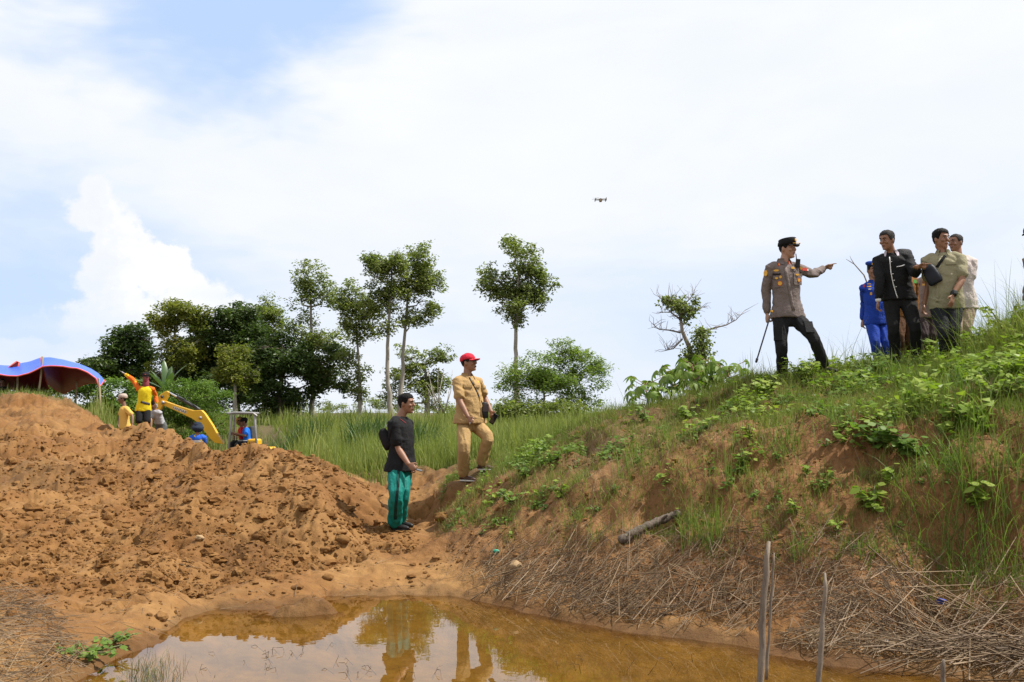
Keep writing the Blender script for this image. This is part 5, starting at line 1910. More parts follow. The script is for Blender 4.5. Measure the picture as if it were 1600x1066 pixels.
for nm, mt, px, py, w_, h_, rd in (('shoulder_badge', GOLD, 1196.5, 427, .050, .075, True), ('shoulder_badge', RED_PATCH, 1196.3, 427, .030, .046, True),
                                   ('collar_tab', RED_PATCH, 1217, 414, .026, .045, False), ('collar_tab', RED_PATCH, 1233, 411, .024, .045, False), ('collar_star', GOLD, 1217, 414, .014, .028, True), ('collar_star', GOLD, 1233, 411, .013, .028, True),
                                   ('wing_badge', GOLD, 1213, 423, .065, .026, True), ('wing_badge', GOLD, 1238.5, 419, .050, .026, True),
                                   ('medal', GOLD, 1213, 435, .036, .026, True), ('medal', GOLD, 1219.5, 433, .030, .034, True), ('medal', GOLD, 1245.5, 429.5, .050, .024, True),
                                   ('round_badge', RED_PATCH, 1218.5, 443, .062, .062, True), ('round_badge', GOLD, 1218.5, 443, .050, .050, True), ('round_badge', RED_PATCH, 1248, 438, .050, .054, True), ('round_badge', GOLD, 1248, 438, .036, .040, True),
                                   ('sleeve_flag', RED_PATCH, 1257, 421, .085, .036, False), ('sleeve_flag', WHITE_T, 1261, 422, .036, .020, False), ('sleeve_badge', GOLD, 1251.5, 419, .030, .046, True)):
    o1.patch(nm, mt, px, py, w_, h_, rd, t_=.004 if mt != GOLD else .010, objs=[o1.shirt_o] + pk_)
o1.ribbon('placket', GREY_U, [(1227, 418), (1233, 450), (1240, 485)], .040, lift=.002, thick=.006)
o1.word('POLISI', 1243, 423.8, .046, BLACK_C)
o1.patch('name_tape', BLACK_C, 1214, 428.5, .095, .016, False)
rp, rn = o1.spot(1245, 413)
rad = empty('handheld_radio', rp, 'black handheld radio clipped on the pointing officer’s chest', 'radio')
MB().box(rp + rn * .022, (.052, .034, .105), Matrix.Rotation(.1, 3, 'Y')).build('case', BLACK_L, rad, False, .006)
MB().tube([rp + rn * .02 + Vector((-.014, 0, .05)), rp + rn * .02 + Vector((-.020, 0, .115))], .006, 8).build('antenna', BLACK_L, rad)
for q_, (px, py) in enumerate(((1216, 522), (1264, 512))):
    o1.patch('cargo_pocket', MATS['black_tactical'], px, py, .10, .16, False, o1.trousers_o, [o1.trousers_o], .03)
# swagger stick in his hand
ba, bb = at(1203.5, 494, 12.25), at(1183, 561, 12.05)
st = empty('baton', ba, 'slim black baton hanging from the pointing officer’s hand', 'baton')
MB().tube([ba + (ba - bb).normalized() * .06, ba.lerp(bb, .3), bb], [.011, .009, .009], 10).build('shaft', BLACK_L, st)
MB().tube([bb, bb + (bb - ba).normalized() * .04], [.016, .014], 10).build('tip', BLACK_L, st)
MB().ball(ba + (ba - bb).normalized() * .065, .018).build('knob', GOLD, st)

# ------------------------------------------------------------------ red-capped man in khaki
KHAKI = fabric('khaki_drill', (.355, .228, .098), .85, .08)
o2 = Person('man in khaki uniform and red baseball cap stepping up onto the bank', 13.6, 1.68, skin_k='brown', yaw=42, hyaw=48, belly=.075,
            head=(732, 567.5, 68, 10, 0), neck=(730, 588), hip=(733, 660), mouth=1,
            armA=[(718.5, 627, -1), (731, 651, -1)], armB=[(757, 621, 1), (767, 643, -1)],
            legA=[(725, 700, -1), (724, 741, 1)], legB=[(763, 683, -1), (752, 724, 1)], toeA=62, toeB=75,
            handA=dict(pose='fist'), handB=dict(pose='hold', palm=(-.3, -.9, -.2), thumb=(1, -.3, .4))).body()
o2.trousers(KHAKI, 1.12)
o2.shirt(KHAKI, False, -.02, .016, .008, flare=.6)
o2.collar(KHAKI)
o2.hair(front=.70, side=.52, back=.34, off=.004, puff=0)
RED_CAP = fabric('red_cap_cotton', (.52, .022, .045), .8, .08)
o2.cap(RED_CAP, RED_CAP, .68, .015, .012, .085)
o2.shoes(SHOE, SOLE)
for sd in (-1, 1):
    MB().tube([o2.hl(sd * .010, .108, .010), o2.hl(sd * .030, .106, .020), o2.hl(sd * .052, .098, .012), o2.hl(sd * .034, .106, -.008), o2.hl(sd * .010, .108, .010)], .0022, 6).build('spectacles', GLASSES, o2.root)
    MB().tube([o2.hl(sd * .052, .098, .014), o2.hl(sd * .076, .05, .016), o2.hl(sd * .082, -.005, .014)], .0022, 6).build('spectacles', GLASSES, o2.root)
for px, py, w_, h_ in ((731, 604, .115, .030), (745, 604, .085, .030)):
    o2.patch('pocket_flap', KHAKI, px, py, w_, h_, False, t_=.020)
o2.patch('breast_badge', GOLD, 747, 597, .03, .03)
o2.ribbon('placket', KHAKI, [(740, 594), (750, 620), (753, 652)], .04, lift=.002, thick=.006)
o2.ribbon('bag_strap', BLACK_L, [(733, 590), (741, 604), (749, 622), (754, 632)], .022)
bc, bn = o2.spot(756, 641)
bn = Vector((.45, -.89, 0))
bg_ = empty('pouch_bag', bc, 'small black leather pouch bag hanging at the khaki man’s belly', 'bag')
bag_mesh(bc + bn * .03, Vector((.89, .45, 0)), Vector((0, 0, 1)), bn, .105, .21, .06).build('body', BLACK_L, bg_)
MB().box(bc + bn * .062 + Vector((0, 0, .03)), (.085, .004, .10), Matrix.Rotation(R(27), 3, 'Z')).build('front_pocket', mat_plain('dark_leather', (.035, .024, .024), .35), bg_, False, .002)
W_, d_, n_, sdv = o2.hand_axes[1]
phone('phone', 'dark phone held low in the red-capped man’s hand', W_ + d_ * .10 + n_ * .03 + Vector((.02, -.03, -.03)), Vector((.75, -.35, -.5)).normalized(), Vector((.5, -.2, .84)).normalized(), Vector((-.4, -.9, .1)).normalized(), .075, .15)
W_, d_, n_, sdv = o2.hand_axes[-1]
MB().tube([W_ + d_ * .10 - sdv * .02 - n_ * .004, W_ + d_ * .10 - sdv * .005 - n_ * .012], .012, 8).build('ring', mat_plain('silver', (.5, .5, .5), .25, .05, metal=1.0), o2.root)

# ------------------------------------------------------------------ man in black shirt and teal trousers
o3 = Person('man in black T-shirt and teal track trousers standing on the mud', 12.6, 1.70, skin_k='brown', yaw=66, hyaw=70, belly=.03, fat=.04,
            head=(634.5, 631, 72, 0, 0), neck=(626, 652), hip=(625, 731),
            armA=[(622, 702, -1), (638, 725, -1)], armB=[(636, 700, 1), (644, 726, -1)],
            legA=[(619, 775, -1), (617, 816, 1)], legB=[(629, 773, -1), (624, 812, 1)], toeA=72, toeB=70,
            handA=dict(pose='hold', dir=(.75, -.25, -.6), palm=(.3, .9, .0), thumb=(.5, -.1, 1))).body()
TEAL = fabric('teal_tracksuit', (.005, .150, .125), .62, .10, .3)
o3.trousers(TEAL, 1.25, .985, .009)
o3.shirt(BLACK_C, False, -.06, .016, .007, flare=.45)
o3.hair(front=.80, side=.50, back=.24, off=.008, puff=.02)
o3.shoes(BLACK_L, BLACK_L)
for dx in (-1.6, 0, 1.6):
    o3.ribbon('side_stripe', BLACK_C, [(622.5 + dx * .9, 734), (622 + dx * .8, 760), (618.5 + dx, 790), (617.5 + dx, 812)], .008, o3.trousers_o, [o3.trousers_o], .003, .003)
o3.ribbon('neck_piping', mat_plain('dark_red_piping', (.22, .02, .02), .8), [(625, 655), (629, 658), (634, 662)], .008)
bc = at(602.5, 686, 12.52)
bg_ = empty('sling_bag', bc, 'black sling bag on the back of the man in teal trousers', 'bag')
bag_mesh(bc, Vector((.35, -.55, .5)).normalized(), Vector((-.45, .2, .87)).normalized(), Vector((-.8, -.5, -.3)).normalized(), .16, .24, .10).build('body', BLACK_C, bg_)
o3.ribbon('bag_strap', BLACK_C, [(608, 690), (610, 672), (617, 655)], .035, bg_, [o3.shirt_o], .006, .005)
o3.patch('shoulder_print', WHITE_T, 604.8, 665, .014, .030, False)
W_, d_, n_, sdv = o3.hand_axes[-1]
phone('phone', 'slim dark phone held out by the man in teal trousers', W_ + d_ * .11 + n_ * .035, Vector((.1, 1, .1)).normalized(), Vector((.95, -.1, -.25)).normalized(), Vector((.25, -.1, .96)).normalized(), .072, .15)

# ------------------------------------------------------------------ the group at the right on the crest
o4 = Person('man in blue naval style uniform and blue beret behind the black jacket', 15.5, 1.70, skin_k='brown', yaw=10, belly=.02,
            head=(1363.5, 423, 5, -4, 0), neck=(1365, 442), hip=(1371, 502),
            armA=[(1351, 473, 1), (1348, 501, -1)], armB=[(1386, 473, 1), (1388, 500, -1)],
            legA=[(1368, 538, -1), (1374, 572, 1)], legB=[(1384, 538, -1), (1388, 572, 1)]).body()
BLUE_U = fabric('royal_blue_drill', (.012, .045, .300), .8, .08)
o4.trousers(BLUE_U, 1.0)
o4.shirt(BLUE_U, True, -.10, .016, .006)
o4.collar(BLUE_U)
o4.hair(front=.72, side=.5, back=.35, off=.004, puff=0)
o4.shoes()
Mh = Matrix((o4.hr, o4.hf, o4.hu)).transposed() @ Matrix.Rotation(R(10), 3, 'Y')
bt = MB().ball(o4.hl(.004, -.004, .098), (.112, .118, .046), Mh, 20, 10).build('beret', fabric('beret_wool', (.016, .050, .26), .9), o4.root)
MB().ball(o4.hl(-.045, .100, .095), (.016, .008, .020), Mh, 8, 6).build('badge', GOLD, bt)
for px, py, w_, h_, mt in ((1358, 444, .06, .016, GOLD), (1358, 448, .06, .02, GOLD), (1359, 452, .05, .02, WHITE_T), (1361, 459, .03, .042, GOLD), (1350, 447, .03, .05, RED_PATCH)):
    o4.patch('chest_patch', mt, px, py, w_, h_, mt is not GOLD)

BROWN = fabric('brown_uniform', (.20, .085, .022), .85)
o5 = Person('man in brown uniform mostly hidden behind the black jacketed man', 14.1, 1.60, skin_k='brown', yaw=20,
            head=(1411, 415, 20, -5, 0), neck=(1411, 430), hip=(1413, 492),
            armA=[(1396, 458, 1), (1400, 486, -1)], armB=[(1430, 460, 1), (1430, 488, -1)],
            legA=[(1405, 530, -1), (1408, 566, 1)], legB=[(1422, 530, -1), (1420, 566, 1)]).body()
o5.trousers(fabric('dark_brown_cloth', (.085, .040, .018), .85), 1.0)
o5.shirt(BROWN, True, -.08)
o5.hair()
o5.shoes()
o5.patch('sleeve_patch', mat_plain('green_patch', (.05, .28, .04), .7), 1429, 440, .07, .05, False)

o6 = Person('policeman in pale grey-brown shirt and dark trousers behind the olive shirt', 14.5, 1.62, skin_k='brown', yaw=-15,
            head=(1463, 413, -10, 0, 0), neck=(1458, 431), hip=(1452, 492),
            armA=[(1441, 460, 1), (1442, 488, -1)], armB=[(1475, 460, 1), (1474, 486, -1)],
            legA=[(1444, 528, -1), (1447, 562, 1)], legB=[(1458, 528, -1), (1458, 562, 1)]).body()
o6.trousers(fabric('dark_grey_cloth', (.05, .036, .036), .85), 1.0)
o6.shirt(fabric('pale_uniform', (.22, .165, .145), .85), True, -.08)
o6.hair()
o6.shoes()
for k in range(3):
    o6.patch('rank_patch', GOLD if k % 2 == 0 else BROWN, 1444, 437 + 4 * k, .05, .028, False)

o7 = Person('man in black jacket with white collar leaning forward and pointing sideways', 13.0, 1.74, skin_k='brown', yaw=-24, hyaw=-14,
            head=(1386.5, 376, -58, -8, 0, -.10), neck=(1393, 397, -.04), hip=(1405, 467), shoulder=.176, fat=.03, sleeve=.90,
            armA=[(1374.5, 437, -1), (1372, 472, -1)], armB=[(1430, 428, -1), (1433, 417, -1)],
            legA=[(1396, 515, -1), (1400, 560, 1)], legB=[(1430, 511, -1), (1432, 556, 1)], toeA=-10, toeB=10,
            handA=dict(pose='relax'), handB=dict(pose='point', dir=(.95, -.2, .12), palm=(0, -.6, -.8), thumb=(.2, -.6, 1))).body()
BJ = fabric('black_jacket_cloth', (.011, .011, .012), .8, .2)
o7.trousers(fabric('black_trousers', (.012, .012, .012), .85, .2), .95)
o7.shirt(BJ, True, -.03, .018, .008, 'jacket')
o7.collar(fabric('pale_lilac_collar', (.55, .50, .56), .8), 70, .05)
o7.hair(HAIR_GREY, .80, .50, .26, .008, .02)
o7.shoes()
o7.ribbon('white_piping', WHITE_T, [(1390, 402), (1392, 425), (1396, 445), (1402.5, 466)], .011)
o7.ribbon('pocket_piping', WHITE_T, [(1401, 417), (1408, 416), (1414, 414)], .011)
for px, py in ((1392.5, 409), (1395, 428), (1397, 438), (1400, 448)):
    o7.patch('button', WHITE_T, px, py, .02, .010)
W_, d_, n_, sdv = o7.hand_axes[-1]
MB().tube([o7.E[-1].lerp(o7.W[-1], .93), o7.E[-1].lerp(o7.W[-1], .97)], [.036, .035], 12).build('cuff', WHITE_T, o7.root)
bc = at(1412, 410, 13.22)
bp_ = empty('backpack', bc, 'dark grey backpack behind the black jacketed man’s shoulder', 'bag')
bag_mesh(bc, Vector((.92, .38, 0)), Vector((0, 0, 1)), Vector((-.38, .92, 0)), .27, .34, .16, .99).build('body', fabric('dark_grey_nylon', (.03, .03, .033), .7), bp_)
MB().box(bc + Vector((.03, -.04, .02)), (.16, .13, .02), Matrix.Rotation(R(22), 3, 'Z')).build('strap', BLACK_C, bp_, False, .006)

OLIVE = fabric('olive_shirt_cotton', (.245, .225, .140), .85, .07)
o9 = Person('man with cropped grey hair, pinkish shirt and beige trousers behind the olive shirt', 13.6, 1.70, skin_k='brown', yaw=-10,
            head=(1493.5, 380, -62, 0, 0), neck=(1497, 400), hip=(1503, 474),
            armA=[(1484, 440, 1), (1482, 470, -1)], armB=[(1515, 441, -1), (1512, 474, -1)],
            legA=[(1496, 516, -1), (1500, 560, 1)], legB=[(1509, 516, -1), (1511, 558, 1)], handB=dict(pose='relax')).body()
o9.trousers(fabric('beige_chino', (.30, .225, .165), .85), .95)
o9.shirt(fabric('pale_pink_stripe', (.48, .42, .39), .8), False, -.12, .014)
o9.hair(HAIR_GREY, .82, .55, .34, .006, 0)
o9.shoes()
MB().tube([o9.E[1].lerp(o9.W[1], .90), o9.E[1].lerp(o9.W[1], .97)], [.036, .035], 14).build('wristwatch', mat_plain('steel', (.4, .4, .4), .3, .05, metal=1.0), o9.root)

o8 = Person('stout man in olive short-sleeved shirt with a black sling bag on his chest', 12.6, 1.76, skin_k='brown', yaw=-24, hyaw=-12, belly=.04, fat=.03, shoulder=.182,
            head=(1470, 374.5, 24, 0, 0), neck=(1473.5, 396), hip=(1479, 476),
            armA=[(1451, 442, 1), (1444.5, 475, -1)], armB=[(1503.5, 437, -1), (1489, 461, -1)],
            legA=[(1474, 520, -1), (1480, 566, 1)], legB=[(1490, 520, -1), (1494, 566, 1)], toeA=-20, toeB=5,
            handA=dict(pose='relax'), handB=dict(pose='open', dir=(-.30, -.25, -.9), palm=(-.5, .8, .1), thumb=(-1, -.3, .2))).body()
o8.trousers(fabric('black_jeans', (.014, .015, .018), .85, .2), .82, .97, .008)
o8.shirt(OLIVE, False, -.09, .014, .007, flare=.1)
o8.collar(OLIVE)
o8.hair(HAIR, .80, .50, .26, .009, .03)
o8.shoes()
o8.ribbon('placket', OLIVE, [(1469, 404), (1464, 440), (1465, 472)], .04, lift=.002, thick=.006)
o8.patch('pocket_flap', OLIVE, 1486, 412, .12, .028, False, t_=.022)
bc, bn = o8.spot(1457, 430)
bn = Vector((-.55, -.83, 0))
bg_ = empty('sling_bag', bc, 'black sling bag across the chest of the man in the olive shirt', 'bag')
bag_mesh(bc + bn * .035, Vector((.76, -.46, .44)).normalized(), Vector((-.36, .24, .90)).normalized(), bn, .19, .25, .10, .85).build('body', mat_plain('navy_nylon', (.009, .011, .018), .5, .2, spec=.25), bg_)
o8.ribbon('strap', BLACK_C, [(1464, 418), (1470, 409), (1476, 401), (1477, 400)], .035, bg_, [o8.shirt_o], .008, .006)
Wp = o8.E[1].lerp(o8.W[1], .90)
wt = MB().tube([o8.E[1].lerp(o8.W[1], .86), o8.E[1].lerp(o8.W[1], .95)], [.042, .040], 14).build('smartwatch', BLACK_L, o8.root)
MB().box(Wp + Vector((.006, -.040, .012)), (.036, .012, .040), Matrix.Rotation(.3, 3, 'Y')).build('dial', mat_plain('grey_glass', (.08, .085, .09), .15), wt, False, .003)

o10 = Person('khaki clad man in dark cap cut off by the picture edge at the far right', 12.2, 1.74, skin_k='dark', yaw=-30,
             head=(1613.5, 371, -50, 0, 0), neck=(1632, 396), hip=(1638, 476),
             armA=[(1612, 436, 1), (1603, 458, -1)], armB=[(1664, 440, 1), (1666, 470, -1)],
             legA=[(1619, 524, -1), (1624, 566, 1)], legB=[(1646, 524, -1), (1648, 566, 1)], handA=dict(pose='fist')).body()
o10.trousers(fabric('dull_khaki', (.17, .105, .055), .85), 1.0)
o10.shirt(MATS['dull_khaki'], True, -.10)
o10.hair(front=.70, side=.5, back=.3, off=.004, puff=0)
o10.cap(BLACK_C, BLACK_C, .68, .04, .018, .085)
o10.shoes()

# ------------------------------------------------------------------ workers by the excavator
ORANGE = fabric('orange_jersey', (.62, .125, .010), .7)
YELLOWJ = fabric('yellow_jersey', (.62, .47, .012), .7)
o11 = Person('masked worker in yellow and orange jersey pointing left from the heap', 27, 1.68, False, 'brown', yaw=6,
             head=(228, 590, 10, 0, 0), neck=(228, 604), hip=(224, 638),
             armA=[(207, 592, 1), (194.5, 584, 1)], armB=[(243, 618, 1), (245, 631, -1)],
             legA=[(217, 660, -1), (217, 683, 1)], legB=[(230, 660, -1), (231, 683, 1)], handA=dict(pose='open', palm=(0, -.2, -1), thumb=(0, -1, .3))).body()
o11.trousers(BLACK_C, 1.1, .46, .006, 'shorts')
o11.shirt(YELLOWJ, True, -.14, .018)
for sd in (-1, 1):
    mb = MB()
    o11.arm(mb, sd, (.068, .072, .063, .060, .056, .046), .92)
    link('sleeve', solid(mb, 'sleeve', .015, 3, .8, .004), ORANGE, o11.root)
MASKM = mat_plain('red_white_scarf', (.20, .035, .045), .9, .85, 90.0)
o11.shell('face_scarf', MASKM, lambda a: -.02, .010, .60, m=6)
MB().tube([o11.N + o11.up * .02, o11.hl(0, -.01, -.08)], [.085, .078], 14).build('neck_scarf', MASKM, o11.root)
o11.cap(BLACK_C, BLACK_C, .66, .03, .016, .06)
MB().ball(o11.hl(0, .105, .075), (.02, .008, .012), Matrix((o11.hr, o11.hf, o11.hu)).transposed()).build('cap_badge', RED_PATCH, o11.root)
for sd in (-1, 1):
    mb = MB()
    o11.hand(mb, sd)
    link('glove', solid(mb, 'glove', .011, 2, .8), mat_plain('grey_glove', (.22, .22, .23), .8), o11.root)
o11.ribbon('waist_bag', fabric('grey_waist_bag', (.06, .055, .06), .8), [(220, 628), (227, 630), (231, 631), (234, 631.5)], .06, lift=.004, thick=.012)
o11.shoes()

YSHIRT = fabric('pale_yellow_cotton', (.60, .36, .085), .85)
o12 = Person('worker in pale yellow T-shirt and light cap beside the pointing worker', 26.6, 1.62, False, 'dark', yaw=-48,
             head=(191.5, 624, -72, 0, 0), neck=(194.5, 635), hip=(195, 667),
             armA=[(188, 650, 1), (186, 663, -1)], armB=[(207, 650, -1), (207, 663, -1)],
             legA=[(192, 688, -1), (193, 708, 1)], legB=[(199, 688, -1), (199, 708, 1)]).body()
o12.trousers(BLACK_C, 1.0)
o12.shirt(YSHIRT, False, -.12, .016)
o12.hair(front=.7, off=.004)
o12.cap(fabric('light_cap', (.42, .33, .28), .8), None, .66, .05, .02, .07)
o12.shoes()

o13 = Person('worker in grey T-shirt bending over behind the pointing worker', 28, 1.66, False, 'brown', yaw=150, hyaw=150,
             head=(240, 632, 160, -35, 0, -.2), neck=(241.5, 641, -.1), hip=(252, 665, 0),
             armA=[(247, 655, 1), (244, 668, 1)], armB=[(236, 655, -1), (236, 668, -1)],
             legA=[(254, 688, -1), (253, 710, 1)], legB=[(248, 688, -1), (248, 710, 1)]).body()
o13.trousers(fabric('slate_cloth', (.10, .105, .10), .85), 1.0)
o13.shirt(fabric('grey_cotton', (.33, .33, .345), .85), False, .08, .012, flare=0)
o13.hair()
o13.shoes()

o14 = Person('worker in dark hat and blue-yellow shirt seen from behind the heap under the boom', 26, 1.64, False, 'brown', yaw=172,
             head=(309, 669, 172, 0, 0), neck=(309, 680), hip=(309, 713),
             armA=[(317, 700, 1), (318, 714, -1)], armB=[(301, 700, 1), (300, 714, -1)],
             legA=[(312, 740, -1), (312, 764, 1)], legB=[(305, 740, -1), (305, 764, 1)]).body()
o14.trousers(BLACK_C, 1.0)
o14.shirt(YELLOWJ, False, -.10, .016)
mb = MB()
o14.torso_rings(mb, .022, .74, 1.0)
for sd in (-1, 1): o14.arm(mb, sd, (.080, .082, .080), .22)
link('shirt_yoke', solid(mb, 'shirt_yoke', .015, 3, .8), fabric('blue_jersey', (.02, .10, .50), .75), o14.root)
mb = MB()
o14.torso_rings(mb, .0195, .62, .80)
link('shirt_band', solid(mb, 'shirt_band', .015, 2, .8), fabric('white_jersey', (.6, .6, .6), .75), o14.root)
o14.hair()
ht = o14.shell('hat', fabric('navy_hat', (.02, .028, .045), .85), lambda a: .58, .022, 1.0, .05)
MB().tube([o14.hl(0, 0, .02), o14.hl(0, 0, .028)], [.155, .14], 20).build('brim', MATS['navy_hat'], ht)
o14.shoes()
# ================================================================== EXCAVATOR
YEL = mat_plain('excavator_yellow', (.66, .36, .012), .42, .10, 5.0, 0, .06, 30, .45)
STEEL = mat_plain('grey_steel', (.28, .27, .26), .45, .15, 8.0, .3)
CHROME = mat_plain('chrome_rod', (.62, .62, .62), .2, .05, 8, 1.0, 0)
RUBBER = mat_plain('black_rubber', (.018, .017, .016), .8, .3, 10, 0, .4, 30)
DARKM = mat_plain('dark_metal', (.03, .03, .032), .5, .2)
YE = 32.0
E = lambda px, py, dy=0: at(px, py, YE + dy)
gz = float(ground(E(370, 690).x, YE))
ex = empty('mini_excavator', Vector((E(375, 690).x, YE, gz)), 'yellow mini excavator with raised boom and open canopy behind the clay heap', 'excavator')


def beam(name, top, bot, width, mat, parent, dy=0.0):
    """flat-sided boom: outline points along the upper and lower edge"""
    o_ = [E(px, py, dy) for px, py in top] + [E(px, py, dy) for px, py in reversed(bot)]
    return MB().prism(o_, (0, 1, 0), width).build(name, mat, parent, False, .012)


boom = beam('boom', [(254, 625), (258, 626.5), (285, 636), (303, 641.5), (316, 641), (321, 646), (333, 664), (343, 682), (350, 694)], [(252, 631), (256, 633), (280, 644), (301, 654), (311, 661), (320, 673), (330, 686), (337, 692)], .20, YEL, ex)
MB().tube([E(313, 653, -.12), E(313, 653, .12)], .05, 12).build('boom_pin', STEEL, boom)
MB().tube([E(254.5, 629, -.16), E(254.5, 629, .16)], .055, 12).build('boom_pin', STEEL, boom)
stick = beam('stick', [(262, 611), (265, 613), (262, 622), (256, 634), (246, 648), (226, 668)], [(257, 613), (250, 618), (247, 628), (247, 636), (238, 650), (222, 664)], .16, YEL, ex, .02)
MB().tube([E(253, 620, -.11), E(253, 620, .14)], .045, 12).build('stick_pin', DARKM, stick)
beam('bucket', [(226, 664), (232, 672), (236, 690), (226, 698)], [(222, 664), (214, 676), (212, 690), (216, 700)], .5, DARKM, ex)
cyl = MB().tube([E(278, 620.5, -.0), E(311, 640, .0)], .055, 12).build('hydraulic_cylinder', DARKM, ex)
MB().tube([E(264.5, 613.5), E(280, 622)], .030, 10).build('rod', CHROME, cyl)
for k in (-.05, .05):
    MB().tube([E(280, 621, k), E(295, 627, k - .02), E(308, 637, k)], .012, 6).build('hose', RUBBER, cyl)
sgn = beam('sticker', [(270, 634.2), (291.5, 642.2)], [(270, 638.6), (291, 646.8)], .004, mat_plain('white_sticker', (.62, .58, .50), .5), boom, -.104)
cu = bpy.data.curves.new('lettering', 'FONT')
cu.body = 'YANMAR'
cu.size = .115
cu.align_x = 'CENTER'
cu.align_y = 'CENTER'
cu.extrude = .001
to = letter_object(cu, BLACK_L)
to.parent = boom
to.matrix_parent_inverse = Matrix.Identity(4)
to.matrix_basis = Matrix.Translation(E(280.5, 640.6, -.109)) @ Matrix.Rotation(R(21), 4, 'Y') @ Matrix.Rotation(R(90), 4, 'X')
# house, deck, blade and tracks (below the crest of the heap)
hx = E(378, 690).x
MB().box((hx + .25, YE + .3, gz + .95), (1.3, 1.25, .5)).build('house', YEL, ex, False, .08)
MB().box((hx + .42, YE - .1, gz + 1.36), (.34, .5, .22)).build('hood', YEL, ex, False, .05)
MB().box((hx - .05, YE - .05, gz + .66), (1.0, 1.0, .14)).build('turntable', DARKM, ex, False, .03)
for sd in (-1, 1):
    tr_ = MB()
    out_ = []
    for i in range(24):
        a = 2 * math.pi * i / 24
        out_.append(Vector((hx - .05 + math.copysign(min(1, abs(math.cos(a)) * 1.25), math.cos(a)) * .85, YE + sd * .58, gz + .28 + math.sin(a) * .27)))
    trk = tr_.prism(out_, (0, 1, 0), .30).build('track', RUBBER, ex, False, .02)
    for i in range(4):
        MB().tube([Vector((hx - .62 + i * .38, YE + sd * .58 - .17, gz + .22)), Vector((hx - .62 + i * .38, YE + sd * .58 + .17, gz + .22))], .12, 14, round_ends=False).build('roller', DARKM, trk, False)
MB().box((hx - 1.15, YE, gz + .3), (.08, 1.5, .36), Matrix.Rotation(.15, 3, 'Y')).build('dozer_blade', YEL, ex, False, .02)
# canopy
zt = E(380, 646).z
for k, (pa, pb, dy) in enumerate((((361.5, 648), (357.5, 700), -.45), ((366, 650), (364, 700), .45), ((397, 647.5), (401.5, 700), -.45), ((398.5, 650), (400, 700), .45))):
    MB().tube([E(*pb, dy), E(*pa, dy)], .036, 10).build('canopy_post', STEEL, ex)
rb = MB()
rb.box((E(380, 646).x, YE, zt), (.78, .98, .07)).build('canopy_roof', STEEL, ex, False, .03)
MB().tube([E(358, 646.5, -.47), E(365, 645, -.47), E(395, 645.5, -.47), E(401, 650, -.47)], .034, 8).build('canopy_rail', STEEL, ex)
seat = MB().box((E(393, 681).x, YE + .1, E(393, 680).z), (.12, .45, .55), Matrix.Rotation(-.12, 3, 'Y')).build('seat', DARKM, ex, False, .04)
MB().box((E(386, 688).x, YE + .1, E(386, 689).z), (.42, .45, .12)).build('seat_cushion', DARKM, seat, False, .03)
for px in (366, 369):
    MB().tube([E(px, 694, .05), E(px + 1, 682, .05)], .014, 8).build('control_lever', DARKM, ex)
MB().tube([E(372, 689, -.3), E(388, 689, -.3), E(388, 694, -.3)], .018, 8).build('side_rail', STEEL, ex)

# the two men on the seat
def seated(label, hx_, hy_, dy, mat, capm, lim):
    Y = YE + dy
    P_ = Person(label, Y, 1.64, False, 'dark', yaw=-76, head=(hx_, hy_, -80, -6, 0), neck=(hx_ + 3, hy_ + 9), hip=(hx_ + 6, hy_ + 34),
                armA=[(hx_ + 1, hy_ + 22, 1), (hx_ - 9, hy_ + 20, 1)], armB=[(hx_ + 3, hy_ + 22, -1), (hx_ - 9, hy_ + 19, -1)],
                legA=[(hx_ - 12, hy_ + 33, 1), (hx_ - 12, hy_ + 52, 1)], legB=[(hx_ - 12, hy_ + 34, -1), (hx_ - 12, hy_ + 53, -1)]).body()
    P_.trousers(BLACK_C, 1.0)
    P_.shirt(mat, False, -.06, .016)
    P_.hair(front=.7, off=.004)
    P_.cap(capm, None, .66, .03, .018, .07)
    P_.shoes()
    return P_


seated('man in red shirt and tan cap on the far side of the excavator seat', 374.5, 658.5, .25, fabric('red_cotton', (.40, .012, .018), .8), fabric('tan_cap', (.35, .20, .08), .8), 0)
seated('man in bright blue shirt and dark cap sitting in the excavator canopy', 381.5, 659.5, -.1, fabric('bright_blue_cotton', (.010, .12, .52), .8), BLACK_C, 0)

# ================================================================== TARP SHELTER
TARP_B = mat_plain('blue_tarp', (.045, .115, .56), .38, .14, 2.0, 0, .35, 9.0, .5)
TARP_R = mat_plain('red_tarp_lining', (.24, .022, .028), .5, .15, 2.0, 0, .35, 9.0, .4)
HEM = mat_plain('tarp_hem', (.62, .10, .07), .6, .1)
POLE = mat_bark('bamboo_pole', (.26, .20, .12), (.42, .34, .22), 4.0)
sh = empty('tarp_shelter', at(66, 619, 38), 'blue tarpaulin shelter with dark red underside sagging from poles on the left', 'shelter')


def resample(pts, n):
    P_ = [at(*p) for p in pts]
    d = [0]
    for i in range(1, len(P_)): d.append(d[-1] + (P_[i] - P_[i - 1]).length)
    out_ = []
    for i in range(n):
        s_ = d[-1] * i / (n - 1)
        k = max(0, min(len(P_) - 2, int(np.searchsorted(d, s_) - 1)))
        out_.append(P_[k].lerp(P_[k + 1], (s_ - d[k]) / max(1e-6, d[k + 1] - d[k])))
    return out_


